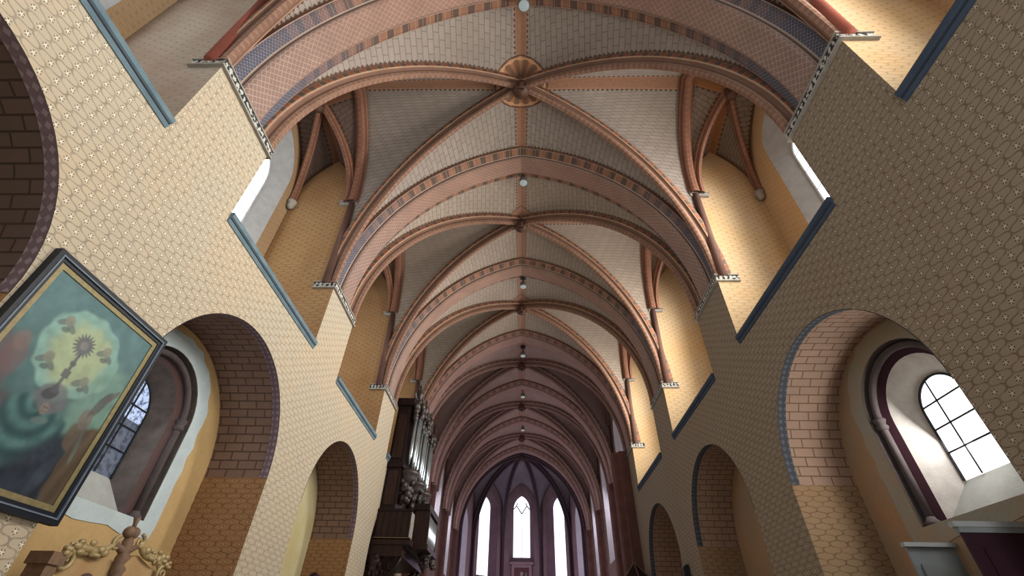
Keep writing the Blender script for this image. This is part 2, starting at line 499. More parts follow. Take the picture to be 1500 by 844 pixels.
def wall_with_hole(mb, x, y0, y1, z0, z1, out):
    """plane x=const with a round-headed hole 'out' (from U())"""
    yl, yr, zb = out[0][0], out[-1][0], out[0][1]
    mb.wq([(x, y0, z0), (x, yl, z0), (x, yl, z1), (x, y0, z1)], 0)
    mb.wq([(x, yr, z0), (x, y1, z0), (x, y1, z1), (x, yr, z1)], 0)
    mb.wq([(x, yl, z0), (x, yr, z0), (x, yr, zb), (x, yl, zb)], 0)
    top = out[1:-1]
    for a, b in zip(top[:-1], top[1:]):
        mb.wq([(x, *a), (x, *b), (x, b[0], z1), (x, a[0], z1)], 0)

def niche(k, s, W, yc, L):
    yw = yc + (0 if s < 0 else -.02)
    zb, zs = 3.46, 5.2
    o0 = U(1.12, yw, zb, zs); xb = s * XC
    bw = MB(); wall_with_hole(bw, xb, F(k, s) - .1, N(k + 1, s) + .1, 0, 6.9, o0)
    bw.build('chapel_back_wall', M['back' + L], W)
    # ragged band of patched plaster round the opening
    rg = MB(); rr = random.Random(k * 7 + s)
    inn = U(1.12, yw, zb, zs); outn = U(1.48, yw, zb - .26, zs)
    def rag(p): return (p[0] + rr.uniform(-.05, .05), p[1] + rr.uniform(-.04, .04))
    ii, oo = [], []
    for i in range(len(inn)):
        j = (i + 1) % len(inn); seg = 8 if i in (0, len(inn) - 2, len(inn) - 1) else 1
        for t in range(seg):
            f = t / seg
            ii.append((inn[i][0] * (1 - f) + inn[j][0] * f, inn[i][1] * (1 - f) + inn[j][1] * f))
            oo.append(rag((outn[i][0] * (1 - f) + outn[j][0] * f, outn[i][1] * (1 - f) + outn[j][1] * f)))
    loft(rg, ii, xb - s * .012, oo, xb - s * .012)
    loft(rg, oo, xb - s * .012, oo, xb)
    rg.build('window_surround', M['white'] if s < 0 else M['greypl'], W)
    o1 = U(1.10, yw, zb, zs); o2 = U(.98, yw, zb, zs); o3 = U(.86, yw, zb, zs)
    hg = .62 if s < 0 else .50
    og = U(hg, yw, 4.05, 5.2)
    st = MB(); loft(st, o0, xb, o1, xb + s * .16); loft(st, o1, xb + s * .16, o2, xb + s * .17)
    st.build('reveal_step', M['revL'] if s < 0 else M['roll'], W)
    ro = MB(); ro.tube([(xb + s * .13, *q) for q in U(1.02, yw, zb, zs, 24)], .065, 10)
    for yy in (yw - 1.02, yw + 1.02):
        ro.lathe([(.065, -.1), (.1, -.06), (.1, -.02), (.075, .02), (.11, .08), (.11, .12), (.065, .13)], (xb + s * .13, yy, zs), 12)
        ro.lathe([(.12, 0), (.12, .06), (.08, .1), (.065, .14)], (xb + s * .13, yy, zb), 12)
    ro.build('colonnette', M['roll'], W, True)
    mr = MB(); loft(mr, o2, xb + s * .17, o3, xb + s * .26, True)
    mr.build('inner_band', M['redL'] if s < 0 else M['mar'], W)
    sp = MB(); loft(sp, o3, xb + s * .26, og, xb + s * .62, False)
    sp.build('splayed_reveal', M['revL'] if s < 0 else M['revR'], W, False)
    si = MB(); si.wq([(xb + s * .26, *o3[0]), (xb + s * .26, *o3[-1]), (xb + s * .62, *og[-1]), (xb + s * .62, *og[0])], 2)
    si.build('sloping_sill', M['sill'], W)
    if True:
        wn = empty('window_%d' % (2 * (k + 1) + (1 if s > 0 else 0) + 1), (xb + s * .62, yw, 4.05), kind='structure')
        pn = MB(); pn.add([(xb + s * .62, *q) for q in og])
        pn.build('pane', M['winL'] if s < 0 else M['winR'], wn)
        if s < 0:
            lo = MB(); xq = xb + s * .618
            lo.wq([(xq, yw - hg, 4.05), (xq, yw + hg, 4.05), (xq, yw + hg, 5.05), (xq, yw - hg, 5.05)], 0)
            lo.build('dim_lower_pane', M['winL2'], wn)
        xq = xb + s * .59
        for yy in (yw - .2, yw + .2) if s < 0 else (yw + .12,):
            b = MB(); b.tube([(xq, yy, 4.05), (xq, yy, 5.2 + sqrt(hg ** 2 - (yy - yw) ** 2))], .016, 6); b.build('glazing_bar', M['iron'], wn)
        for zz in (4.5, 4.9, 5.3):
            hw = hg if zz <= 5.2 else sqrt(hg ** 2 - (zz - 5.2) ** 2)
            b = MB(); b.tube([(xq, yw - hw, zz), (xq, yw + hw, zz)], .016, 6); b.build('glazing_bar', M['iron'], wn)
        b = MB(); b.tube([(xq, *q) for q in og], .022, 6); b.build('window_frame', M['iron'], wn)

# ------------------------------------------------------------------ nave walls
for s in (-1, 1):
    W = wall[s]; x = s * A[s]; L = 'L' if s < 0 else 'R'; ZC = 4.57 if s < 0 else 4.46
    fr = MB()
    for k in range(-1, 4):
        fr.wq([(x, N(k, s), 0), (x, F(k, s), 0), (x, F(k, s), ZI), (x, N(k, s), ZI)], 0)
    for k in range(-1, 3):
        p = arcpts(BC(k, s), RAD, ZC)
        for a, b in zip(p[:-1], p[1:]):
            fr.wq([(x, *a), (x, *b), (x, b[0], ZS), (x, a[0], ZS)], 0)
    fr.build('nave_face', M['wall' + L], W)
    # pier flanks in the gallery, and red wall strips above the impost
    sd = MB(); red = MB()
    for k in range(-1, 4):
        sd = MB()
        for y in (N(k, s), F(k, s)):
            sd.wq([(x, y, ZS), (s * XB, y, ZS), (s * XB, y, ZI), (x, y, ZI)], 1)
            sd.wq([(s * 5.9, y, ZI), (s * XB, y, ZI), (s * XB, y, 17.3), (s * 5.9, y, 17.3)], 1)
            red.wq([(x, y, ZI), (s * 5.9, y, ZI), (s * 5.9, y, 17.4), (s * 5.9, y, 17.4)], 1)
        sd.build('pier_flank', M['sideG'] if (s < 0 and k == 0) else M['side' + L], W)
        red.wq([(s * 5.9, N(k, s), ZI), (s * 5.9, F(k, s), ZI), (s * 5.9, F(k, s), 17.4), (s * 5.9, N(k, s), 17.4)], 0)
        red.wq([(x, N(k, s), ZI), (s * 5.9, N(k, s), ZI), (s * 5.9, F(k, s), ZI), (x, F(k, s), ZI)], 2)
    red.build('springer_wall', M['red'], W)
    gf = MB()
    for k in range(-1, 3):
        gf.wq([(x, F(k, s), ZS), (s * XB, F(k, s), ZS), (s * XB, N(k + 1, s), ZS), (x, N(k + 1, s), ZS)], 2)
    gf.build('gallery_floor', M['gfloor'], W)
    for k in range(-1, 3):
        yc = BC(k, s)
        # chapel recess: brick soffit, stencilled jambs, painted border, back wall
        so = MB(); p = arcpts(yc, RAD, ZC); l = 0
        xi, xo = s * XC, x
        for a, b in zip(p[:-1], p[1:]):
            d = sqrt((a[0] - b[0]) ** 2 + (a[1] - b[1]) ** 2)
            so.add([(xo, *a), (xi, *a), (xi, *b), (xo, *b)], [(abs(xo), l), (abs(xi), l), (abs(xi), l + d), (abs(xo), l + d)]); l += d
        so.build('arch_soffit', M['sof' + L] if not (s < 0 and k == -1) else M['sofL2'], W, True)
        jb = MB()
        for y in (F(k, s), N(k + 1, s)):
            jb.wq([(xo, y, 0), (xi, y, 0), (xi, y, ZC), (xo, y, ZC)], 1)
        jb.build('arch_jamb', M['jamb' + L], W)
        bd = MB(); w = .17; p1 = arcpts(yc, RAD - .01, ZC); l = 0; d = pi * RAD / 32   # painted on the soffit edge
        for a, b in zip(p1[:-1], p1[1:]):
            bd.add([(x - s * .004, *a), (x + s * w, *a), (x + s * w, *b), (x - s * .004, *b)], [(0, l), (w, l), (w, l + d), (0, l + d)]); l += d
        bd.build('painted_arch_border', M['bord' + L], W)
        if k != 0:
            bw = MB(); xb = s * XC; bw.wq([(xb, F(k, s) - .1, 0), (xb, N(k + 1, s) + .1, 0), (xb, N(k + 1, s) + .1, 6.9), (xb, F(k, s) - .1, 6.9)], 0)
            bw.build('chapel_back_wall', M['backP'] if s < 0 else M['backR'], W)
        else:
            niche(k, s, W, yc, L)
        # gallery back wall with its own window
        yg = yc; g0 = U(1.7, yg, 8.3, 14.15) if s < 0 else U(1.15, yg, 8.3, 14.5); xg = s * XB
        gb = MB(); wall_with_hole(gb, xg, F(k, s), N(k + 1, s), ZS, 17.3, g0)
        gb.build('gallery_back_wall', M['gback' + L], W)
        ghw = 1.2 if s < 0 else .70; gg = U(ghw, yg, 8.8, 13.6)
        rv = MB(); loft(rv, g0, xg, gg, xg + s * .40); rv.build('gallery_reveal', M['greveal'], W)
        wn = empty('window_%d' % (20 + 2 * (k + 1) + (1 if s > 0 else 0) + 1), (xg + s * .40, yg, 8.8), kind='structure')
        pn = MB(); pn.add([(xg + s * .40, *q) for q in gg]); pn.build('pane', M['winG'], wn)
        for zz in (9.6, 10.4, 11.2, 12.0, 12.8, 13.6):
            b = MB(); b.tube([(xg + s * .38, yg - ghw, zz), (xg + s * .38, yg + ghw, zz)], .012, 6); b.build('glazing_bar', M['greveal'], wn)
        b = MB(); b.tube([(xg + s * .38, *q) for q in gg], .03, 6); b.build('window_frame', M['greveal'], wn)
        # painted ledge along the gallery edge
        y0, y1 = F(k, s), N(k + 1, s)
        pr = [(.02, ZS - .20), (-.02, ZS - .20), (-.045, ZS - .15), (-.035, ZS - .11), (-.075, ZS - .085), (-.085, ZS - .02), (-.06, ZS + .03), (.12, ZS + .03), (.12, ZS - .2)]
        lg = MB(); pp = [(x + s * a, z) for a, z in pr]
        for i in range(len(pp)):
            a, b2 = pp[i], pp[(i + 1) % len(pp)]
            lg.add([(a[0], y0, a[1]), (a[0], y1, a[1]), (b2[0], y1, b2[1]), (b2[0], y0, b2[1])])
        lg.add([(a[0], y0, a[1]) for a in pp]); lg.add([(a[0], y1, a[1]) for a in pp])
        gr = MB(); xs = sorted((x - s * .038, x - s * .050)); gr.box(xs[0], xs[1], y0 + .01, y1 - .01, ZS - .125, ZS - .085)  # dark strip laid on the ledge to draw in the groove's shade
        o = lg.build('trim_%d' % (2 * (k + 1) + (1 if s > 0 else 0) + 1), M['blue'] if s < 0 else M['blueR'], None, origin=(x, y0, ZS))
        tag(o, kind='structure'); gr.build('groove_shade', M['groove_shade'], o)
    # impost friezes, one wrapped round the head of each pier
    for k in range(0, 4):
        t = empty('impost_frieze', (x, N(k, s), ZI - .17),
                  'black and white scroll frieze round the head of the %s pier on the %s wall' % (['nearest', 'second', 'third', 'fourth'][k], SIDE[s]), 'frieze', 'scroll friezes on the pier heads')
        for nm, z0, z1, pj, mt in (('scroll_band', ZI - .16, ZI + .02, .035, M['frieze']), ('fillet', ZI - .20, ZI - .16, .07, M['greyst']), ('fillet', ZI + .02, ZI + .05, .06, M['greyst'])):
            b = MB(); xs = sorted((x - s * pj, x + s * .62))
            b.box(xs[0], xs[1], N(k, s) - pj, F(k, s) + pj, z0, z1)
            b.build(nm, mt, t)

# ------------------------------------------------------------------ vault geometry
class Curve:
    """pointed arc rising from base (x,y,z0), after a vertical stilt to zs, to (xe,ye,z1)"""
    def __init__(s, base, z0, end, z1, zs=None):
        s.b = Vector((base[0], base[1], 0)); d = Vector((end[0], end[1], 0)) - s.b
        s.L = d.length; s.d = d.normalized(); s.z0 = z0; s.z1 = z1; s.zs = z0 if zs is None else zs
        h = z1 - s.zs; s.R = (s.L ** 2 + h ** 2) / (2 * s.L); s.h = h
    def at(s, f):
        z = s.z0 + f * (s.z1 - s.z0); zr = max(0, z - s.zs)
        t = asin(min(1, zr / s.R)); o = s.R * (1 - cos(t))
        return Vector((s.b.x + s.d.x * o, s.b.y + s.d.y * o, z))
    def fr(s, n):
        tm = asin(min(1, s.h / s.R)); a = s.zs - s.z0; H = s.z1 - s.z0
        out = []
        if a > 0: out = [i * a / 4 / H for i in range(4)]
        return out + [(a + s.R * sin(tm * i / n)) / H for i in range(n + 1)]

def patch(mb, D, B, n=26, m=8, bulge=.10, flip=False):
    fs = D.fr(n); fs[-1] = 1.0
    base = len(mb.v); Ls = []; acc = 0; prev = None
    for f in fs:
        p = D.at(f)
        if prev is not None: acc += (p - prev).length
        prev = p; Ls.append(acc)
    ds = []
    for f in fs:
        p, q = D.at(f), B.at(f)
        ds.append((q - p).length)
        for j in range(m + 1):
            a = j / m
            r = p.lerp(q, a); r.z += bulge * 4 * a * (1 - a) * min(1, ds[-1] / 2.5)
            mb.v.append(tuple(r))
    for i in range(len(fs) - 1):
        for j in range(m):
            ids = [base + i * (m + 1) + j, base + i * (m + 1) + j + 1, base + (i + 1) * (m + 1) + j + 1, base + (i + 1) * (m + 1) + j]
            cc = [(i, j), (i, j + 1), (i + 1, j + 1), (i + 1, j)]
            uv = [(ds[a] * b / m, Ls[a]) for a, b in cc]
            e1 = [(ds[a] * b / m, Ls[a]) for a, b in cc]
            e2 = [(ds[a] * (1 - b / m), Ls[a]) for a, b in cc]
            mb.idx(ids, uv, e1, e2)

def sweep(mb, pts, lat, prof, up=(0, 0, 1), mitre=False, smooth=True):
    """profile (b, n): b along lat, n<0 towards the room"""
    lat = Vector(lat).normalized(); n = len(pts); rows = []; L = 0
    t_end = (pts[-1] - pts[-2]).normalized()
    sg = 1 if lat.cross(t_end).z >= 0 else -1
    pl = [0]
    for a, b in zip(prof[:-1], prof[1:]): pl.append(pl[-1] + sqrt((a[0] - b[0]) ** 2 + (a[1] - b[1]) ** 2))
    tot = pl[-1]
    for i, p in enumerate(pts):
        t = (pts[min(i + 1, n - 1)] - pts[max(i - 1, 0)]).normalized()
        nn = lat.cross(t).normalized() * sg
        if mitre and i == n - 1: nn = Vector((0, 0, 1 / max(.3, nn.z)))
        if i: L += (p - pts[i - 1]).length
        b0 = len(mb.v)
        for b, k in prof: mb.v.append(tuple(p + lat * b + nn * k))
        rows.append((b0, L))
    for (a, la), (b, lb) in zip(rows[:-1], rows[1:]):
        for j in range(len(prof) - 1):
            mb.f.append([a + j, a + j + 1, b + j + 1, b + j])
            mb.uv.append([(pl[j] / tot, la), (pl[j + 1] / tot, la), (pl[j + 1] / tot, lb), (pl[j] / tot, lb)])

P_DIAG = [(-.19, .04), (-.19, -.11), (-.165, -.16), (-.11, -.19), (-.085, -.22), (-.095, -.31), (-.085, -.37), (-.05, -.415), (.05, -.415), (.085, -.37), (.095, -.31), (.085, -.22), (.11, -.19), (.165, -.16), (.19, -.11), (.19, .04)]
P_WALL = [(-.22, .05), (-.22, -.10), (-.16, -.14), (-.12, -.20), (-.06, -.235), (.06, -.235), (.12, -.20), (.16, -.14), (.22, -.10), (.22, .05)]
P_ARCH = [(-.68, .05), (-.68, -.12), (-.60, -.17), (-.43, -.21), (-.38, -.25), (-.36, -.33), (-.30, -.37), (.30, -.37), (.36, -.33), (.38, -.25), (.43, -.21), (.60, -.17), (.68, -.12), (.68, .05)]
P_SMALL = [(-.12, .03), (-.12, -.08), (-.07, -.12), (-.055, -.22), (.055, -.22), (.07, -.12), (.12, -.08), (.12, .03)]
X0 = {-1: A[-1] + .35, 1: A[1] + .35}

def bays(): return range(-1, 6)
def keystone(loc, label, big=True, mt=None):
    t = empty('keystone', loc, label, 'keystone')
    b = MB(); r = .24 if big else .17
    b.lathe([(r * .9, .1), (r * 1.05, -.05), (r * 1.1, -.2), (r * .95, -.26), (r * 1.12, -.31), (r * .9, -.38), (r * .45, -.42), (r * .3, -.46), (.01, -.47)], loc, 18)
    b.build('boss', mt or M['carvk'], t, True)
    if big:
        b = MB(); cx, cy, cz = loc
        for i in range(8):
            a = 2 * pi * i / 8
            b.ball((cx + cos(a) * r * .98, cy + sin(a) * r * .98, cz - .24), .075, (1, 1, 1.3), 8, 6)
        b.build('leaf_carving', mt or M['carvk'], t, True)
        b = MB(); b.box(cx - .10, cx + .10, cy - .17, cy - .13, cz - .50, cz - .30); b.build('shield', mt or M['carvk'], t)
    return t
M['carvk'] = simple('brown_boss', (.12, .06, .04), .6, nz=.6, sc=14)

for k in bays():
    yb = BC(k); boss = (0, yb, ZA)
    choir = k >= 3
    mt = M['web'] if k <= 0 else (M['web2'] if not choir else M['web3'])
    ce = empty('ceiling', boss, kind='structure')
    Dg = {}
    for s in (-1, 1):
        for e in (-1, 1):
            pc = PC(k, s) if e < 0 else PC(k + 1, s)
            Dg[s, e] = Curve((s * X0[s], pc - e * .80), ZI, (0, yb), ZA)
    # near and far severies (towards the transverse arches)
    for e in (-1, 1):
        mb = MB()
        for s in (-1, 1):
            pc = PC(k, s) if e < 0 else PC(k + 1, s); p0 = PC(k) if e < 0 else PC(k + 1)
            T = Curve((s * X0[s], pc - e * .60), ZI, (0, p0 - e * .60), ZA - .03)
            patch(mb, Dg[s, e], T)
        mb.build('severy', mt, ce, True, origin=boss)
    for s in (-1, 1):
        mb = MB()
        for e in (-1, 1):
            yy = F(k, s) if e < 0 else N(k + 1, s)
            Wc = Curve((s * 5.85, yy - e * .03), ZI, (s * 5.85, BC(k, s)), ZA + .02, ZG)
            patch(mb, Dg[s, e], Wc, bulge=.06)
        mb.build('severy', mt, ce, True, origin=boss)
    for (s, e), D in Dg.items():
        t = MB(); pts = [D.at(f) for f in D.fr(30)]
        lat = D.d.cross(Vector((0, 0, 1)))
        sweep(t, pts, lat, P_DIAG)
        o = t.build('diagonal_rib', M['rib'] if not choir else M['rib3'], None, False, origin=tuple(pts[0]))
        tag(o, 'painted diagonal rib of the %s running down to its %s %s pier' % (BAY[k], 'near' if e < 0 else 'far', SIDE[s]), 'rib', 'diagonal ribs of the nave vault')
    if k >= 0:
        keystone((0, yb, ZA - .28), 'carved dark keystone where the ribs cross in the %s' % BAY[k])
    # wall ribs with shaft and capital
    for s in (-1, 1):
        t = empty('wall_rib', (s * 5.85, BC(k, s), ZG), 'terracotta wall rib arching along the %s side of the %s' % (SIDE[s], BAY[k]), 'rib', 'wall ribs along the nave')
        mb = MB()
        for e in (-1, 1):
            yy = F(k, s) if e < 0 else N(k + 1, s)
            c = Curve((s * 5.8, yy - e * .0), ZG, (s * 5.8, BC(k, s)), ZA - .0)
            sweep(mb, [c.at(f) for f in c.fr(26)], (1, 0, 0), P_WALL, mitre=True)
        mb.build('arch', M['wrib'] if not choir else M['rib3'], t)
        if k <= 2:
            for e in (-1, 1):
                yy = F(k, s) if e < 0 else N(k + 1, s)
                b = MB(); b.tube([(s * 5.72, yy - e * .02, ZI), (s * 5.8, yy - e * .03, ZG)], .13, 10)
                b.build('shaft', M['shaft'] if (k if e < 0 else k + 1) == 0 else M['shaftb'], t, True)
                b = MB(); xs = sorted((s * 5.62, s * 6.22)); ys = sorted((yy, yy - e * .10))
                b.box(xs[0], xs[1], ys[0], ys[1], ZG - .10, ZG + .03)
                xs = sorted((s * 5.60, s * 6.26)); ys = sorted((yy, yy - e * .13)); b.box(xs[0], xs[1], ys[0], ys[1], ZG + .03, ZG + .07)
                b.build('capital', M['greyst'], t)
    # gallery vaults
    if k <= 2:
        for s in (-1, 1):
            x0, x1 = 5.95, XB; xm = 6.95; bo = (s * xm, BC(k, s), 16.5)
            ce = empty('ceiling', bo, kind='structure')
            arms = {}
            for i, xx in ((0, x0), (1, x1)):
                for e in (-1, 1):
                    yy = F(k, s) if e < 0 else N(k + 1, s)
                    arms[i, e] = Curve((s * xx, yy), ZG, bo[:2], bo[2])
            for i, xx in ((0, x0), (1, x1)):
                mb = MB()
                for e in (-1, 1):
                    yy = F(k, s) if e < 0 else N(k + 1, s)
                    patch(mb, arms[i, e], Curve((s * xx, yy), ZG, (s * xx, BC(k, s)), ZA - .1 if i == 0 else 16.55), 14, 6, .05)
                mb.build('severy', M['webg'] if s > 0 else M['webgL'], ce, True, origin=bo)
            for e in (-1, 1):
                mb = MB(); yy = F(k, s) if e < 0 else N(k + 1, s)
                for i, xx in ((0, x0), (1, x1)):
                    patch(mb, arms[i, e], Curve((s * xx, yy), ZG, (s * xm, yy), 16.2), 14, 6, .05)
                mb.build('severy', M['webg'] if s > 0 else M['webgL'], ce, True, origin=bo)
            for (i, e), D in arms.items():
                mb = MB(); pts = [D.at(f) for f in D.fr(18)]
                sweep(mb, pts, D.d.cross(Vector((0, 0, 1))), P_SMALL)
                t = empty('gallery_rib', tuple(pts[0]), 'slim rib in the %s gallery of the %s, at its %s %s corner' % (SIDE[s], BAY[k], 'near' if e < 0 else 'far', 'nave' if i == 0 else 'outer'), 'rib', 'slim ribs of the side galleries')
                mb.build('rib', M['wrib'], t)
                if i == 1:
                    b = MB(); c = (s * (XB - .12), pts[0].y - e * .12, ZG - .02)
                    b.lathe([(.02, -.30), (.10, -.24), (.13, -.16), (.10, -.12), (.16, -.04), (.17, .03), (.1, .05)], c, 12)
                    b.build('corbel', M['greyst'], t, True)
            if k >= 0:
                keystone((bo[0], bo[1], bo[2] - .12), 'small keystone of the %s gallery vault in the %s' % (SIDE[s], BAY[k]), False)

# transverse arches
ORD = ['nearest', 'second', 'third', 'fourth', 'fifth', 'sixth', 'seventh']
for k in range(0, 7):
    t = empty('transverse_arch', (0, PC(k), ZI), '%s transverse arch from the camera spanning the nave%s' % (ORD[k], ', with blue netted feet' if k < 3 else ', at the apse mouth' if k == 6 else ''), 'arch', 'transverse arches across the nave')
    for s in (-1, 1):
        c = Curve((s * X0[s], PC(k, s)), ZI, (0, PC(k)), ZA)
        pts = [c.at(f) for f in c.fr(36)]
        mb = MB(); sweep(mb, pts, (0, 1, 0), P_ARCH, mitre=True)
        mb.build('arch_half', M['arch'] if k < 3 else M['arch3'], t)

# lamps hung under the crown behind each arch
for i, (y, nm) in enumerate(((4.95, 'at the top edge of the photo'), (11.4, 'behind the second arch'), (18.0, 'behind the third arch'), (24.9, 'behind the fourth arch'), (30.7, 'behind the fifth arch'), (36.9, 'behind the sixth arch'))):
    t = empty('spot_lamp', (.09, y, 16.75), 'round pale spot lamp hanging from the vault crown %s' % nm, 'lamp', 'spot lamps along the vault crown')
    b = MB(); b.lathe([(.10, .30), (.15, .24), (.165, .06), (.175, .0), (.15, .0)], (.09, y, 16.62), 18); b.build('lamp_body', M['lampb'], t, True)
    b = MB(); b.lathe([(.155, .0), (.14, -.03), (.09, -.055), (.01, -.065)], (.09, y, 16.62), 18); b.build('lens', M['lampg'], t, True)
    b = MB(); b.tube([(.09, y, 16.92), (.09, y, 17.3)], .03, 8); b.build('stem', M['black'], t)
    b = MB(); b.box(-.06, .24, y - .1, y + .1, 17.18, 17.3); b.build('ceiling_plate', M['black'], t)

# ------------------------------------------------------------------ choir walls
for s in (-1, 1):
    W = wall[s]; xw = s * 5.85
    for k in range(3, 6):
        yc = BC(k, s)
        o0 = U(1.5, yc, 6.6, 12.6); og = U(.85, yc, 7.2, 12.0)
        w_ = MB(); wall_with_hole(w_, xw, F(k, s) - .2, N(k + 1, s) + .2, 0, 17.4, o0); w_.build('choir_face', M['choirw'], W)
        r_ = MB(); loft(r_, o0, xw, og, xw + s * .9); r_.build('choir_reveal', M['choirrev'], W)
        wn = empty('window_%d' % (40 + 2 * (k - 3) + (1 if s > 0 else 0)), (xw + s * .9, yc, 7.2), kind='structure')
        pn = MB(); pn.add([(xw + s * .9, *q) for q in og]); pn.build('pane', M['winC'], wn)
        b = MB(); b.tube([(xw + s * .88, yc, 7.2), (xw + s * .88, yc, 12.8)], .03, 6); b.build('mullion', M['greyst'], wn)
    for k in range(3, 7):
        xf = 4.78 if k == 3 else 5.42
        yc = PC(k, s) + (.95 if k == 3 else 0)
        b = MB(); pr = [(5.95, -.62), (xf + .35, -.60), (xf + .30, -.42), (xf + .06, -.36), (xf, -.25), (xf, .25), (xf + .06, .36), (xf + .30, .42), (xf + .35, .60), (5.95, .62)]
        for a, c in zip(pr[:-1], pr[1:]):
            b.add([(s * a[0], yc + a[1], 0), (s * c[0], yc + c[1], 0), (s * c[0], yc + c[1], ZI + .1), (s * a[0], yc + a[1], ZI + .1)], [(a[1], 0), (c[1], 0), (c[1], 10), (a[1], 10)])
        b.add([(s * a[0], yc + a[1], ZI + .1) for a in pr])
        b.build('wall_shaft', M['pillar'], W)

# ------------------------------------------------------------------ apse
YA = 45.1; RA = 5.55; hs = RA * math.tan(radians(22.5))
AV = [(-5.62, 43.3), (-4.75, 48.2), (-1.95, YA + RA), (1.95, YA + RA), (4.75, 48.2), (5.62, 43.3)]
ap = empty('wall_apse', (0, YA + RA, 0), kind='structure')
ZAS = 12.2
AZ = [(7.4, 12.3), (7.8, 14.75), (9.5, 15.2), (7.8, 14.75), (7.6, 12.9)]
def gothic(half, yc, zb, zt, n=8):
    """pointed lancet outline"""
    h = half * 1.55; zs = zt - h; R = (half ** 2 + h ** 2) / (2 * half)
    l = [(-half + R * (1 - cos(asin(min(1, h / R)) * i / n)), zs + R * sin(asin(min(1, h / R)) * i / n)) for i in range(n + 1)]
    return [(yc - half, zb)] + [(yc + a, z) for a, z in l] + [(yc - a, z) for a, z in l[::-1][1:]] + [(yc + half, zb)]
ANAME = ['window_61', 'window_62', 'window_63', 'window_64', 'window_65']
for i in range(5):
    a, b = Vector((*AV[i], 0)), Vector((*AV[i + 1], 0)); d = (b - a); Lf = d.length; d.normalize()
    nrm = Vector((d.y, -d.x, 0))
    if nrm.dot(Vector((0, YA, 0)) - (a + b) / 2) > 0: nrm = -nrm       # outwards
    def P(u, z, o=0): return tuple(a + d * u + nrm * o + Vector((0, 0, z)))
    c = Lf / 2; zb, zt = AZ[i]
    c -= (.35 if i == 0 else -.35 if i == 4 else 0)
    o0 = gothic(1.25, c, zb - .6, zt + .55); og = gothic(.84 if i == 2 else .66, c, zb, zt)
    mb = MB(); yl, yr = o0[0][0], o0[-1][0]; z1 = 17.3
    for q in ([(0, 0), (yl, 0), (yl, z1), (0, z1)], [(yr, 0), (Lf, 0), (Lf, z1), (yr, z1)], [(yl, 0), (yr, 0), (yr, o0[0][1]), (yl, o0[0][1])]):
        mb.add([P(*p) for p in q], [p for p in q])
    tp = o0[1:-1]
    for p, q in zip(tp[:-1], tp[1:]):
        mb.add([P(*p), P(*q), P(q[0], z1), P(p[0], z1)])
    mb.build('apse_face', M['apsew'], ap)
    mb = MB(); n = len(o0)
    for j in range(n):
        j2 = (j + 1) % n
        mb.add([P(*o0[j]), P(*o0[j2]), P(*og[j2], .6), P(*og[j], .6)])
    mb.build('apse_reveal', M['apserev'] if i in (1, 2, 3) else M['choirrev'], ap)
    wn = empty(ANAME[i], P(c, zb, .6), kind='structure')
    mb = MB(); mb.add([P(*p, .6) for p in og]); mb.build('pane', M['winA'] if i != 0 else M['winA2'], wn)
    if i == 2:
        for sg in (-1, 1):
            mb = MB(); mb.tube([P(c, zt - 1.75, .57), P(c + sg * .28, zt - 1.35, .57), P(c + sg * .55, zt - .95, .57), P(c + sg * .42, zt - .7, .57)], .05, 6); mb.build('tracery', M['pillar'], wn)
        for sg in (-1, 1):
            mb = MB(); mb.tube([P(c + sg * .84, zt - 1.3, .57), P(c + sg * .55, zt - 1.0, .57)], .05, 6); mb.build('tracery', M['pillar'], wn)
        mb = MB(); mb.tube([P(c, zb, .57), P(c, zb + 2.6, .57)], .025, 6); mb.build('mullion', M['pillar'], wn)
    else:
        mb = MB(); mb.tube([P(c, zb, .57), P(c, zt - .05, .57)], .016, 6); mb.build('mullion', M['apserev'], wn)
# apse vault and ribs
K = (0, 44.35, ZA - .05)
ce = empty('ceiling', K, kind='structure')
RV = [Curve(AV[i], 10.3, K[:2], K[2]) for i in range(1, 5)]
e0 = [Curve((s * RA, PC(6) + .6), 10.3, K[:2], K[2]) for s in (-1, 1)]
allr = [e0[0]] + RV + [e0[1]]
pos = [(-RA, PC(6) + .6)] + AV[1:5] + [(RA, PC(6) + .6)]
for i in range(5):
    mb = MB(); mid = ((pos[i][0] + pos[i + 1][0]) / 2, (pos[i][1] + pos[i + 1][1]) / 2)
    for j in (i, i + 1):
        patch(mb, allr[j], Curve(pos[j], 10.3, mid, 16.3, 13.0), 20, 6, .05)
    mb.build('severy', M['weba'], ce, True, origin=K)
for s in (-1, 1):
    mb = MB(); patch(mb, e0[0 if s < 0 else 1], Curve((s * X0[s], PC(6, s) + .6), 10.3, (0, PC(6) + .6), ZA - .1), 20, 6, .02)
    mb.build('severy', M['weba'], ce, True, origin=K)
RN = ['from the left foot of the arch', 'left of the left bright window', 'between left and centre windows', 'between centre and right windows', 'right of the right bright window', 'from the right foot of the arch']
for i, c in enumerate(allr):
    mb = MB(); pts = [Vector((c.b.x, c.b.y, .0))] + [c.at(f) for f in c.fr(24)]
    sweep(mb, pts, c.d.cross(Vector((0, 0, 1))), P_DIAG)
    o = mb.build('apse_rib', M['ariba'], None, origin=tuple(pts[1]))
    tag(o, 'dark purple apse rib rising to the apse keystone %s' % RN[i], 'rib', 'ribs of the apse vault')
keystone((0, K[1], K[2] - .3), 'dark carved keystone at the meeting of the apse ribs')
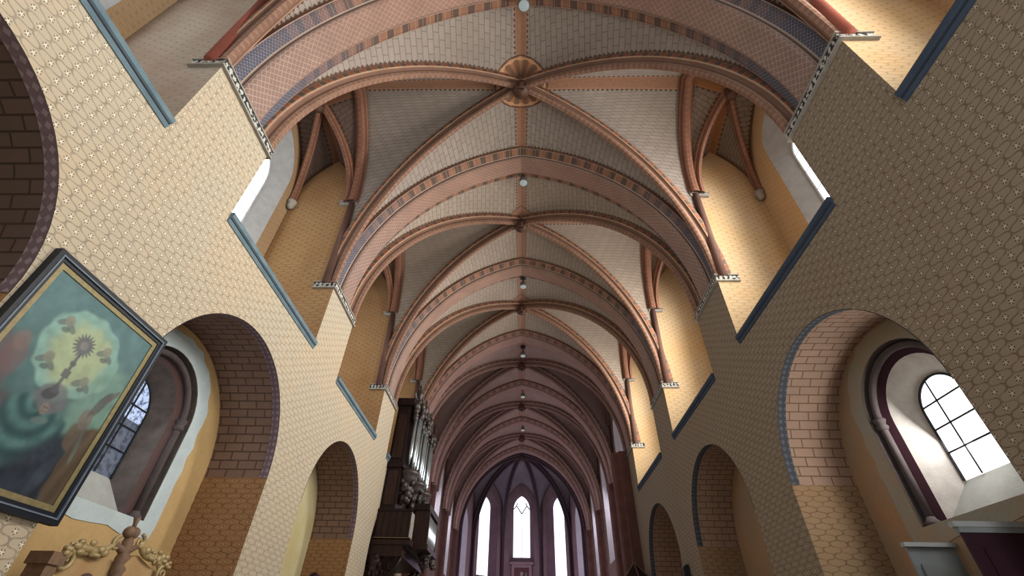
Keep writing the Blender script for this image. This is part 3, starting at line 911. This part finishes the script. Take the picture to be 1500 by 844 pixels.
# framed relief below the centre window
t = empty('altarpiece', (0, YA + RA - .3, 6.5), 'dark framed relief altarpiece standing below the centre apse window', 'altarpiece')
yf = YA + RA - .35
b = MB(); b.box(-.95, .95, yf - .05, yf + .3, 5.6, 8.75); b.build('back_panel', M['pillar'], t)
for x0, x1, z0, z1 in ((-.95, -.7, 5.6, 8.75), (.7, .95, 5.6, 8.75), (-.7, .7, 8.5, 8.75), (-.7, .7, 5.6, 5.85)):
    b = MB(); b.box(x0, x1, yf - .18, yf - .05, z0, z1); b.build('frame', M['apsew'], t)
b = MB(); b.box(-1.15, 1.15, yf - .3, yf + .3, 8.75, 8.95); b.build('cornice', M['apsew'], t)
b = MB()
b.ball((0, yf - .12, 8.0), .17, (1, .6, 1.1)); b.tube([(0, yf - .1, 7.9), (.12, yf - .12, 7.4), (-.05, yf - .12, 6.8), (.05, yf - .12, 6.1)], [.12, .24, .28, .34], 10)
b.tube([(.1, yf - .12, 7.6), (.4, yf - .14, 7.75), (.45, yf - .14, 8.1)], [.1, .08, .05], 8); b.tube([(-.1, yf - .12, 7.5), (-.4, yf - .14, 7.2), (-.2, yf - .2, 7.0)], [.1, .08, .05], 8)
b.build('carved_figure', M['greyst'], t, True)

# floor
b = MB(); b.wq([(-8.6, -3, 0), (8.6, -3, 0), (8.6, 51, 0), (-8.6, 51, 0)], 2)
tag(b.build('floor', M['floor']), kind='structure')

# ------------------------------------------------------------------ painting on the left pier
def build_painting():
    y0, y1, z0, z1 = 3.82, 5.62, 2.84, 5.16
    xw = -5.45
    t = empty('oil_painting', (xw, (y0 + y1) / 2, z0), 'large oil painting of kneeling figures in a black and gilt frame on the left pier', 'painting')
    def fr(name, mat, o, i, x0, x1):
        a = [(y0 - o, z0 - o), (y1 + o, z0 - o), (y1 + o, z1 + o), (y0 - o, z1 + o)]
        c = [(y0 - i, z0 - i), (y1 + i, z0 - i), (y1 + i, z1 + i), (y0 - i, z1 + i)]
        m_ = MB()
        for j in range(4):
            k = (j + 1) % 4
            m_.add([(x1, *a[j]), (x1, *a[k]), (x1, *c[k]), (x1, *c[j])])
            m_.add([(x0, *a[j]), (x0, *a[k]), (x1, *a[k]), (x1, *a[j])])
            m_.add([(x0, *c[j]), (x0, *c[k]), (x1, *c[k]), (x1, *c[j])])
        return m_.build(name, mat, t)
    fr('outer_frame', M['frame'], .115, .055, xw, xw + .10)
    fr('frame_edge', M['framee'], .062, .045, xw, xw + .108)
    fr('inner_frame', M['frame'], .047, .0, xw, xw + .085)
    fr('gilt_slip', M['gilt'], .004, -.065, xw, xw + .07)
    nu, nv = 150, 190
    W, H = y1 - y0, z1 - z0
    def sm(a, b, x):
        x = max(0, min(1, (x - a) / (b - a))); return x * x * (3 - 2 * x)
    def mixc(a, b, f): return tuple(p * (1 - f) + q * f for p, q in zip(a, b))
    rg = random.Random(3)
    gx = [[rg.random() for _ in range(40)] for _ in range(40)]
    def vn(x, y):
        i, j = int(math.floor(x)), int(math.floor(y)); fx, fy = x - i, y - j
        fx = fx * fx * (3 - 2 * fx); fy = fy * fy * (3 - 2 * fy)
        g = lambda p, q: gx[p % 40][q % 40]
        return (g(i, j) * (1 - fx) + g(i + 1, j) * fx) * (1 - fy) + (g(i, j + 1) * (1 - fx) + g(i + 1, j + 1) * fx) * fy
    def fbm(x, y): return .55 * vn(x, y) + .3 * vn(2 * x + 7, 2 * y + 3) + .15 * vn(4 * x, 4 * y + 11)
    def ell(y, z, cy, cz, ry, rz, rot=0, soft=.25):
        dy, dz = y - cy, z - cz; soft *= .5; wv = .06 * sin(9 * y + 5 * z + 30 * cy) + .05 * sin(23 * z - 17 * y)
        c, s_ = cos(rot), sin(rot); a, b_ = dy * c + dz * s_, -dy * s_ + dz * c
        return 1 - sm(1 - soft, 1 + soft, sqrt((a / ry) ** 2 + (b_ / rz) ** 2) + wv)
    def paint(y, z):
        n = fbm(y * 3, z * 3); n2 = fbm(y * 9, z * 9)
        f = (z1 - z) / H
        c = mixc((.10, .20, .205), (.05, .115, .11), sm(.1, 1, f) + (n - .5) * .5 if True else 0)
        r = sqrt(((y - 4.72) / 1.0) ** 2 + ((z - 4.42) / .95) ** 2)
        wob = .018 * cos(atan2(z - 4.4, y - 4.7) * 11)
        c = mixc(c, (.20, .36, .31), 1 - sm(.60, .66, r * 1.15 + wob + (n - .5) * .15))
        c = mixc(c, (.33, .40, .235), 1 - sm(.30, .52, r * 1.1 + wob + (n - .5) * .25))
        c = mixc(c, (.17, .30, .23), .7 * ell(y, z, 5.35, 3.95, .32, .6, 0, .4))
        # lower shadows
        c = mixc(c, (.03, .075, .08), .8 * sm(.62, .95, f + (n - .5) * .2))
        # red figure, left
        for cy, cz, ry, rz, col in ((3.98, 3.75, .2, .5, (.20, .10, .11)), (4.08, 4.05, .13, .2, (.25, .13, .13)), (4.2, 3.45, .3, .3, (.14, .09, .10)), (4.06, 4.22, .09, .11, (.30, .2, .17))):
            c = mixc(c, mixc(col, mul(col, .5), n2), .6 * ell(y, z, cy, cz, ry, rz, .2, .45))
        # teal robed woman with swirling folds
        fold = .5 + .5 * sin(14 * sqrt((y - 4.74) ** 2 + (z - 3.72) ** 2) * 2.2 + 3 * atan2(z - 3.7, y - 4.7))
        rb = mixc((.02, .075, .08), (.085, .205, .19), fold * (.5 + .5 * n2))
        c = mixc(c, rb, .92 * ell(y, z, 4.72, 3.42, .42, .42, .2, .2))
        c = mixc(c, (.14, .14, .15), .8 * ell(y, z, 4.74, 3.86, .21, .17, 0, .35))
        c = mixc(c, (.22, .17, .14), .85 * ell(y, z, 4.75, 3.74, .05, .07, .1, .35))
        c = mixc(c, (.16, .21, .19), .5 * ell(y, z, 4.78, 3.61, .10, .04, .3, .6))
        c = mixc(c, (.055, .05, .06), .8 * ell(y, z, 4.70, 3.90, .10, .07, .5, .4))
        for ey in (4.735, 4.77): c = mixc(c, (.06, .04, .035), .8 * ell(y, z, ey, 3.755, .012, .008, 0, .5))
        c = mixc(c, (.16, .09, .08), .6 * ell(y, z, 4.752, 3.71, .018, .006, 0, .5))
        # deep blue mantle, diagonal
        d = (y - 4.55) * .62 - (z - 2.85) * .78
        bl = sm(-.15, .05, d + (z - 2.85) * .25) * (1 - sm(3.55, 3.7, z)) * sm(4.5, 4.75, y) * (1 - sm(5.28, 5.36, y))
        c = mixc(c, mixc((.012, .016, .03), (.045, .06, .085), .6 * n2 + .5 * ell(y, z, 5.2, 3.15, .07, .25, -.2, .8)), .95 * bl)
        # old man in brown
        c = mixc(c, mixc((.155, .10, .05), (.085, .055, .03), n2), .95 * ell(y, z, 5.47, 3.30, .17, .52, -.1, .2))
        c = mixc(c, (.12, .085, .055), .9 * ell(y, z, 5.33, 3.62, .15, .18, .2, .3))
        c = mixc(c, (.17, .145, .12), .9 * ell(y, z, 5.30, 3.84, .09, .13, .3, .3))
        c = mixc(c, (.10, .10, .09), .85 * ell(y, z, 5.37, 4.06, .06, .20, -.35, .35))
        c = mixc(c, (.14, .12, .10), .8 * ell(y, z, 5.47, 4.22, .035, .12, -.5, .4))
        c = mixc(c, (.13, .16, .13), .7 * ell(y, z, 5.40, 3.52, .03, .2, .15, .5))
        fo2 = .5 + .5 * sin(38 * (y - .22 * z) + 4 * n)
        c = mixc(c, mul(c, .62), .7 * fo2 * ell(y, z, 5.45, 3.3, .2, .55, -.1, .3))
        c = mixc(c, (.20, .175, .15), .7 * ell(y, z, 5.345, 3.88, .03, .05, .2, .4))
        # monstrance: rayed disc on a jointed stem
        rr = sqrt((y - 4.70) ** 2 + (z - 4.54) ** 2); th = atan2(z - 4.54, y - 4.70)
        ry_ = .10 + .055 * (.5 + .5 * cos(th * 18))
        c = mixc(c, (.105, .105, .13), .85 * (1 - sm(ry_ - .012, ry_ + .012, rr)))
        c = mixc(c, (.21, .2, .19), .9 * (1 - sm(.045, .06, rr)))
        wst = .018 + .03 * (abs(z - 4.16) < .05) + .018 * (abs(z - 4.3) < .02) + .03 * sm(4.05, 3.95, z)
        if 3.92 < z < 4.44: c = mixc(c, (.10, .10, .12), .85 * (1 - sm(wst - .008, wst + .012, abs(y - 4.715))))
        # winged heads
        for cy, cz in ((4.36, 4.66), (4.42, 4.20), (5.02, 4.62), (4.98, 4.18)):
            c = mixc(c, (.12, .145, .14), .75 * ell(y, z, cy - .06, cz - .03, .085, .04, .6, .35))
            c = mixc(c, (.12, .145, .14), .75 * ell(y, z, cy + .06, cz - .04, .085, .04, -.5, .35))
            c = mixc(c, (.23, .235, .18), .9 * ell(y, z, cy, cz + .02, .06, .065, 0, .3))
            c = mixc(c, (.09, .11, .11), .7 * ell(y, z, cy + .01, cz - .09, .05, .03, .2, .4))
        g_ = sum(c) / 3
        return tuple(max(0, (x * .82 + g_ * .18) * (.8 + .36 * n2)) for x in c)
    m_ = MB()
    for j in range(nv + 1):
        for i in range(nu + 1):
            y, z = y0 + W * i / nu, z0 + H * j / nv
            m_.v.append((xw + .055, y, z)); m_.col.append(paint(y, z))
    for j in range(nv):
        for i in range(nu):
            a = j * (nu + 1) + i
            m_.f.append([a, a + 1, a + nu + 2, a + nu + 1]); m_.uv.append([(0, 0)] * 4)
    m_.build('canvas', M['canvas'], t)
build_painting()

# ------------------------------------------------------------------ gilt retable in the left chapel
def scroll(mb, c, r0, turns, start, sgn, r, plane_x, n=26):
    pts = []; rads = []
    for i in range(n + 1):
        f = i / n; a = start + sgn * turns * 2 * pi * f; rr = r0 * (1 - .82 * f)
        pts.append((plane_x, c[0] + rr * cos(a), c[1] + rr * sin(a))); rads.append(r * (1 - .45 * f))
    mb.tube(pts, rads, 8)
xr = -6.05
rt = empty('altar_retable', (xr, 7.75, 0), 'altar retable with gilt scroll crest and fruit finial under the left chapel window', 'retable')
b = MB(); prof = [(6.72, 0), (8.85, 0), (8.85, 2.62), (8.5, 2.70), (8.15, 2.80), (7.95, 2.72), (7.75, 2.62), (7.55, 2.72), (7.4, 2.80), (7.1, 2.68), (6.72, 2.56)]
for x_ in (xr - .12, xr): b.add([(x_, *p) for p in prof], [p for p in prof])
for p, q in zip(prof, prof[1:] + prof[:1]): b.add([(xr - .12, *p), (xr - .12, *q), (xr, *q), (xr, *p)])
b.build('panel', M['retp'], rt)
for y_ in (6.66, 8.86):
    b = MB(); b.box(xr - .2, xr + .06, y_ - .09, y_ + .09, 0, 2.46); b.box(xr - .23, xr + .09, y_ - .12, y_ + .12, 2.46, 2.6); b.build('pilaster', M['brownc'], rt)
b = MB(); b.ball((xr + .02, 7.35, 2.36), .11, (.3, 1.2, .9)); b.ball((xr + .02, 8.3, 2.42), .09, (.3, 1.2, .9)); b.build('red_rosette', M['redL'], rt, True)
for sg, ye, ze in ((-1, 6.72, 2.63), (1, 8.86, 2.73)):
    b = MB(); pts = []
    for i in range(17):
        f = i / 16; y_ = ye + (7.75 - sg * -.24 - ye) * f
        z_ = ze + .05 * sin(f * pi * 2) + .23 * f ** 1.6
        pts.append((xr + .05, y_, z_))
    b.tube(pts, [.035 + .02 * sin(pi * i / 16) for i in range(17)], 8)
    yi, zi = pts[-1][1], pts[-1][2]
    scroll(b, (yi - sg * .02, zi - .0), .10, 1.2, pi / 2, -sg, .03, xr + .06)
    scroll(b, (ye + sg * -.08, ze - .10), .13, 1.3, pi / 2, sg, .035, xr + .06)
    b.build('gilt_scroll', M['gold'], rt, True)
    b = MB(); rr = random.Random(5 + sg)
    for i in range(26):
        f = rr.random() ** 1.5 * .62; y_ = ye + (7.75 - ye) * f
        z_ = ze + .05 * sin(f * 6.28) + .23 * f ** 1.6 + rr.uniform(-.06, .09)
        b.ball((xr + .07 + rr.uniform(-.02, .03), y_, z_), rr.uniform(.03, .06), (.7, rr.uniform(.8, 1.8), rr.uniform(.6, 1.2)), 8, 6)
    b.build('gilt_foliage', M['gold'], rt, True)
b = MB(); b.tube([(xr + .03, 7.80, 2.35), (xr + .05, 7.80, 2.45), (xr + .07, 7.78, 2.55), (xr + .05, 7.76, 2.62), (xr + .08, 7.75, 2.70), (xr + .06, 7.74, 2.80), (xr + .05, 7.73, 2.90), (xr + .05, 7.72, 2.98)], [.09, .07, .105, .075, .10, .06, .085, .05], 12)
b.tube([(xr + .05, 7.52, 2.86), (xr + .06, 7.66, 2.80), (xr + .06, 7.82, 2.82), (xr + .05, 7.98, 2.90)], [.03, .055, .055, .035], 8)
b.build('carved_post', M['brownc'], rt, True)
f_ = MB(); f_.ball((xr + .05, 7.665, 3.04), .085, (1, 1, 1)); f_.ball((xr + .05, 7.765, 3.045), .085, (1, 1, 1))
f_.tube([(xr + .05, 7.71, 3.08), (xr + .05, 7.70, 3.17), (xr + .05, 7.69, 3.25)], [.03, .03, .055], 8); f_.build('pomegranate_finial', M['brownc'], rt, True)

# ------------------------------------------------------------------ organ on the left wall
og_ = empty('pipe_organ', (-5.3, 19.0, 4.2), 'dark carved wooden pipe organ with silver pipes hung on the left wall', 'organ')
def bx(name, mat, *a, parent=og_):
    m_ = MB(); m_.box(*a); return m_.build(name, mat, parent)
bx('case', M['woodd'], -5.45, -4.86, 18.75, 22.9, 6.0, 10.3)
for i, (z0, z1) in enumerate(((6.2, 7.5), (8.0, 9.9))):
    bx('side_panel', M['wood'], -5.35, -4.96, 18.71, 18.75, z0, z1)
bx('case_moulding', M['woodd'], -5.5, -4.78, 18.66, 22.95, 7.62, 7.82)
bx('cornice', M['woodd'], -5.5, -4.74, 18.62, 22.95, 10.3, 10.62)
bx('rear_post', M['woodd'], -4.9, -4.72, 22.7, 22.9, 6.0, 10.3)
# pipes in three towers and two flats, graded
pg = []
for t_, yc in enumerate((19.25, 20.8, 22.35)):
    for i in range(5):
        a = -1 + i * .5; pg.append((-4.62 + .16 * (1 - a * a), yc + a * .34, 7.55 + .25 * abs(a), 9.85 + .12 * (1 - abs(a)), .075))
for yc in (20.02, 21.58):
    for i in range(5):
        pg.append((-4.72, yc + (i - 2) * .135, 7.75 + .12 * abs(i - 2), 9.2, .05))
for (x_, y_, z0, z1, r) in pg:
    m_ = MB(); m_.lathe([(r * .3, 0), (r, .35), (r, z1 - z0)], (x_, y_, z0), 12)
    p_ = m_.build('pipe', M['pipe'], og_, True)
    m_ = MB(); m_.box(x_ + r * .8, x_ + r * 1.04, y_ - r * .5, y_ + r * .5, z0 + .37, z0 + .45); m_.build('mouth', M['black'], p_)
rr = random.Random(11)
for yc in (19.25, 20.8, 22.35):
    m_ = MB()
    for i in range(34):
        a = rr.uniform(-1, 1); m_.ball((-4.68 + .3 * (1 - a * a) * rr.random(), yc + a * .42, 9.75 + rr.random() * .65), rr.uniform(.09, .14), (1, 1.2, rr.uniform(.8, 1.6)), 8, 6)
    m_.build('carved_tower_head', M['carv'], og_, True)
    m_ = MB(); m_.lathe([(.42, .12), (.46, .05), (.46, -.05), (.38, -.12), (.40, -.2), (.28, -.36), (.22, -.5), (.26, -.58), (.14, -.75), (.05, -.95)], (-4.66, yc, 7.5), 18)
    m_.build('tower_base', M['carv'], og_, True)
    m_ = MB()
    for i in range(22):
        a = rr.uniform(0, 2 * pi); h = rr.random(); m_.ball((-4.66 + cos(a) * .34 * (1 - .6 * h), yc + sin(a) * .34 * (1 - .6 * h), 7.35 - .9 * h), rr.uniform(.10, .14), (1, 1, 1.3), 8, 6)
    m_.build('carved_pendant', M['carv'], og_, True)
# crest ornament: urn, scrolls and leaf arcs against the vault
for yc, k_ in ((19.2, 1.), (20.8, 1.15), (22.3, 1.)):
    m_ = MB(); m_.lathe([(.2, 0), (.14, .12), (.07, .2), (.17, .36), (.2, .5), (.1, .62), (.05, .7), (.09, .78), (.02, .95)], (-4.7, yc, 10.6), 14); m_.build('urn', M['carv'], og_, True)
for y_ in (19.75, 21.6):
    m_ = MB()
    for sg in (-1, 1):
        pts = [(-4.7, y_ + sg * .38 * cos(t * pi / 12), 10.6 + .62 * sin(t * pi / 12)) for t in range(7)]
        m_.tube(pts, [.06] * 7, 8); scroll(m_, (y_ + sg * .02, 11.14), .09, 1.1, 0, sg, .045, -4.7)
    m_.build('crest_scroll', M['carv'], og_, True)
m_ = MB()
for i in range(30):
    m_.ball((-4.7 + rr.uniform(-.06, .06), 18.9 + rr.random() * 3.7, 10.6 + abs(rr.gauss(0, .2))), rr.uniform(.05, .1), (1, 1.3, 1), 8, 6)
m_.build('crest_foliage', M['carv'], og_, True)
# side wings of pierced carving
m_ = MB()
for i in range(20): m_.ball((-4.78 + rr.uniform(-.05, .25), 22.95 + rr.uniform(-.05, .15), 8.6 + rr.random() * 1.2), rr.uniform(.06, .12), (1.2, 1, 1.3), 8, 6)
m_.build('carved_wing', M['carv'], og_, True)
# gallery balcony carrying the organ
bc = empty('organ_balcony', (-5.4, 18.6, 4.2), 'brown panelled wooden balcony carried on scroll brackets below the organ', 'balcony')
bx('floor_beam', M['wood'], -5.45, -4.05, 18.55, 22.9, 4.82, 5.02, parent=bc)
bx('near_parapet', M['wood'], -5.45, -4.16, 18.62, 18.70, 5.02, 5.95, parent=bc)
bx('rail', M['woodd'], -5.45, -4.10, 18.58, 18.74, 5.95, 6.03, parent=bc)
bx('moulding', M['brownc'], -5.45, -4.06, 18.55, 18.62, 4.98, 5.05, parent=bc)
for i in range(6):
    bx('batten', M['woodd'], -5.42 + i * .235, -5.39 + i * .235, 18.605, 18.62, 5.05, 5.95, parent=bc)
bx('front_parapet', M['greyst'], -4.22, -4.14, 18.70, 19.25, 5.02, 5.95, parent=bc)
bx('front_parapet', M['wood'], -4.22, -4.14, 21.6, 22.9, 5.02, 5.95, parent=bc)
bx('soffit_block', M['wood'], -5.45, -4.3, 18.6, 22.8, 4.45, 4.82, parent=bc)
for y_ in (18.75, 22.5):
    m_ = MB()
    m_.tube([(-5.42, y_, 3.1), (-5.2, y_, 3.45), (-5.0, y_, 3.7), (-4.75, y_, 3.85), (-4.5, y_, 4.1), (-4.35, y_, 4.45)], [.13, .11, .10, .10, .09, .08], 8)
    for cx_, cz_, r_ in ((-4.62, 4.2, .2), (-5.0, 3.85, .16)):
        pts = [(cx_ + r_ * (1 - .8 * i / 20) * cos(1.2 + i * .42), y_, cz_ + r_ * (1 - .8 * i / 20) * sin(1.2 + i * .42)) for i in range(21)]
        m_.tube(pts, [.055 * (1 - .4 * i / 20) for i in range(21)], 8)
    for i in range(5): m_.ball((-5.25 + i * .14, y_, 3.62 + i * .11), .06, (1, 1, 1.3), 8, 6)
    m_.build('scroll_bracket', M['woodd'], bc, True)
m_ = MB(); m_.lathe([(.06, -1.0), (.18, -.9), (.26, -.7), (.22, -.5), (.30, -.25), (.34, 0)], (-5.32, 18.85, 4.45), 14)
for i in range(14): m_.ball((-5.38 + rr.uniform(0, .3), 18.62 + rr.uniform(0, .1), 3.6 + rr.random() * .9), rr.uniform(.06, .12), (1, 1, 1.2), 8, 6)
m_.build('carved_corbel', M['wood'], bc, True)
# small front organ on the parapet
cp = empty('choir_organ', (-3.85, 20.3, 4.8), 'small front organ case with silver pipes projecting from the balcony', 'organ')
bx('case', M['wood'], -4.14, -3.72, 19.3, 21.4, 4.95, 6.15, parent=cp)
bx('cornice', M['woodd'], -4.2, -3.58, 19.22, 21.48, 6.15, 6.38, parent=cp)
bx('plinth', M['wood'], -4.2, -3.5, 19.2, 21.5, 4.78, 4.95, parent=cp)
for i in range(9):
    y_ = 19.48 + i * .21
    m_ = MB(); m_.lathe([(.025, 0), (.065, .2), (.065, 1.0)], (-3.62, y_, 4.98), 10); m_.build('pipe', M['pipe'], cp, True)
for y_ in (19.36, 21.34):
    bx('corner_post', M['wood'], -3.72, -3.56, y_ - .06, y_ + .06, 4.95, 6.15, parent=cp)
m_ = MB(); m_.lathe([(.02, -.62), (.1, -.5), (.16, -.36), (.13, -.28), (.22, -.12), (.3, 0)], (-3.78, 20.35, 4.78), 14)
for i in range(24):
    m_.ball((-3.6 + rr.uniform(-.15, .1), 19.3 + rr.random() * 2.0, 4.66 - rr.random() * .3), rr.uniform(.06, .11), (1, 1.2, 1), 8, 6)
m_.build('carved_skirt', M['carv'], cp, True)

# ------------------------------------------------------------------ furniture cut by the frame at lower right
cb = empty('wooden_screen', (5.9, 6.03, 0), 'dark maroon wooden screen with a grey top moulding, cut off by the lower right corner', 'screen')
bx('panel', M['maroonw'], 5.26, 7.2, 6.02, 6.06, 0, 2.86, parent=cb)
bx('top_moulding', M['greyt'], 5.20, 7.26, 6.0, 6.08, 2.92, 2.98, parent=cb)
bx('frieze_board', M['greyw'], 5.24, 7.22, 6.01, 6.07, 2.86, 2.92, parent=cb)
for x0_ in (5.40, 6.3): bx('raised_panel', M['maroonw'], x0_, x0_ + .75, 6.0, 6.02, .6, 2.7, parent=cb)
gc = empty('painted_screen', (6.4, 8.1, 0), 'blue grey painted screen standing in the right chapel below the bright window', 'screen')
bx('panel', M['greyw'], 6.06, 6.80, 8.09, 8.13, 0, 3.08, parent=gc)
bx('top_board', M['greyt'], 6.03, 6.82, 8.06, 8.15, 3.08, 3.14, parent=gc)
bx('raised_panel', M['greyw'], 6.16, 6.70, 8.07, 8.09, .4, 2.85, parent=gc)

# loudspeaker on the third right pier
sp_ = empty('loudspeaker', (5.5, 17.4, 3.4), 'slim black column loudspeaker fixed to the third pier on the right', 'loudspeaker')
bx('cabinet', M['black'], 5.36, 5.50, 17.28, 17.5, 3.1, 4.12, parent=sp_)
bx('grille', M['iron'], 5.35, 5.36, 17.30, 17.48, 3.15, 4.07, parent=sp_)
bx('bracket', M['black'], 5.45, 5.56, 17.34, 17.44, 4.0, 4.16, parent=sp_)

# pulpit canopy under the choir pilaster
pc_ = empty('pulpit_canopy', (4.95, 23.0, 0), 'dark wooden faceted pulpit canopy against the brown pilaster at lower right centre', 'canopy')
m_ = MB(); cxx, cyy = 4.92, 22.75
rings = [(.62, 4.15), (.62, 4.35), (.55, 4.42), (.3, 4.68), (.1, 4.88), (.04, 5.0), (.0, 5.05)]
pts_ = [[(cxx + r * cos(pi / 6 + i * pi / 3), cyy + r * sin(pi / 6 + i * pi / 3), z) for i in range(6)] for r, z in rings]
for a, b in zip(pts_[:-1], pts_[1:]):
    for i in range(6): m_.add([a[i], a[(i + 1) % 6], b[(i + 1) % 6], b[i]])
m_.add(pts_[0]); m_.build('roof', M['woodd'], pc_)
m_ = MB()
for i in range(6):
    a = pi / 6 + i * pi / 3; m_.tube([(cxx + r * 1.02 * cos(a), cyy + r * 1.02 * sin(a), z + .01) for r, z in rings[2:6]], .025, 6)
m_.build('hip_rib', M['brownc'], pc_, True)
bx('back_board', M['wood'], 4.6, 5.25, 23.1, 23.2, 1.2, 4.2, parent=pc_)
m_ = MB(); m_.lathe([(.12, 0), (.14, 1.0), (.5, 1.25), (.55, 2.2), (.6, 2.25)], (cxx, cyy, 0), 6); m_.build('pulpit_body', M['wood'], pc_)

# dark statue in the second left chapel: only the crown of its head shows above the lower edge
stt = empty('statue', (-5.3, 13.6, 0), 'round dark head of a statue at the lower edge, in the second left arch', 'statue')
zt_ = 3.28; sx, sy = -5.25, 13.5
m_ = MB(); m_.lathe([(.34, 0), (.34, .12), (.26, .2), (.24, 1.5), (.32, 1.6), (.32, 1.7)], (sx, sy, 0), 16); m_.build('pedestal', M['woodd'], stt)
m_ = MB(); m_.lathe([(.24, 1.7), (.26, 2.1), (.2, 2.45), (.27, 2.72), (.22, 2.86), (.09, 2.92), (.08, 2.98)], (sx, sy, 0), 18); m_.ball((sx, sy, zt_ - .2), .2, (.85, .85, 1.0), 18, 12); m_.build('figure', M['maroonw'], stt, True)

# ------------------------------------------------------------------ light
def area(name, loc, target, size, energy, color=(1, 1, 1), sy=None, spread=None):
    l = bpy.data.lights.new(name, 'AREA'); l.energy = energy; l.color = color; l.size = size
    if sy: l.shape = 'RECTANGLE'; l.size_y = sy
    if spread: l.spread = spread
    o = bpy.data.objects.new(name, l); COL.objects.link(o); o.location = loc
    o.rotation_euler = (Vector(target) - Vector(loc)).to_track_quat('-Z', 'Y').to_euler()
    return o
def point(name, loc, energy, color=(1, 1, 1), r=.8):
    l = bpy.data.lights.new(name, 'POINT'); l.energy = energy; l.color = color; l.shadow_soft_size = r
    o = bpy.data.objects.new(name, l); COL.objects.link(o); o.location = loc; return o
# daylight through each window bay
for k in range(-1, 3):
    for s in (-1, 1):
        area('gallery_daylight', (s * 8.25, BC(k, s), 11.4), (0, BC(k, s) - .5, 11.6), 1.2, 600 if s > 0 else 14, (1, .97, .92), 5.0, radians(125))
area('chapel_daylight', (7.3, BC(0, 1), 4.9), (3, BC(0, 1) + .6, 3.4), .9, 75, (1, .98, .95), 1.2)
area('chapel_daylight', (-7.3, BC(0, -1), 4.9), (-3, BC(0, -1), 3.6), 1.0, 14, (.9, .95, 1), 1.2)
# added fill lamp behind the camera, brightening the left wall from the right
area('west_fill', (4.3, -2.4, 4.0), (-3.5, 8, 10.5), 4, 430, (1, .96, .9), 6)
for y_ in (4, 11, 18, 26):
    area('floor_fill', (1.6, y_, .25), (-.9, y_, 10), 7, 30, (1, .93, .84), 6)  # added upward lamps standing in for light off the floor
for y_ in (33, 40):
    area('choir_fill', (0, y_, .25), (0, y_, 10), 7, 210, (1, .90, .93), 6)  # added upward lamps that lift the dark choir
point('apse_fill', (0, 46, 8), 230, (.78, .62, 1.0), 1.2)  # added lamp without a fixture, tints the apse violet
for k in range(3, 6):
    for s in (-1, 1):
        area('choir_daylight', (s * 6.6, BC(k, s), 9.8), (s * 2, BC(k, s), 8), 1.4, 200, (.94, .9, 1), 5)

w = bpy.data.worlds.new('World'); bpy.context.scene.world = w; w.use_nodes = True
bg = w.node_tree.nodes['Background']; bg.inputs[0].default_value = (.85, .92, 1, 1); bg.inputs[1].default_value = .6

# ------------------------------------------------------------------ camera
f, pit, yaw, roll, cx = 659.65, .6923, -.0314, .0218, .0779
c, s = cos(yaw), sin(yaw)
R0 = Vector((c, -s, 0)); FH = Vector((s, c, 0)); Z = Vector((0, 0, 1))
FW = FH * cos(pit) + Z * sin(pit); U0 = Z * cos(pit) - FH * sin(pit)
c, s = cos(roll), sin(roll)
R = R0 * c + U0 * s; UU = U0 * c - R0 * s
cam = bpy.data.cameras.new('camera'); cam.sensor_width = 36; cam.lens = 36 * f / 1500; cam.clip_start = .05
co = bpy.data.objects.new('camera', cam); COL.objects.link(co)
from mathutils import Matrix
mt = Matrix((R, UU, -FW)).transposed().to_4x4(); mt.translation = Vector((cx, 0, 1.6))
co.matrix_world = mt
sc = bpy.context.scene; sc.camera = co
sc.view_settings.view_transform = 'Standard'; sc.view_settings.look = 'None'; sc.view_settings.exposure = 0; sc.view_settings.gamma = .88
sc.cycles.use_denoising = True
sc.cycles.max_bounces = 6; sc.cycles.diffuse_bounces = 3; sc.cycles.glossy_bounces = 2
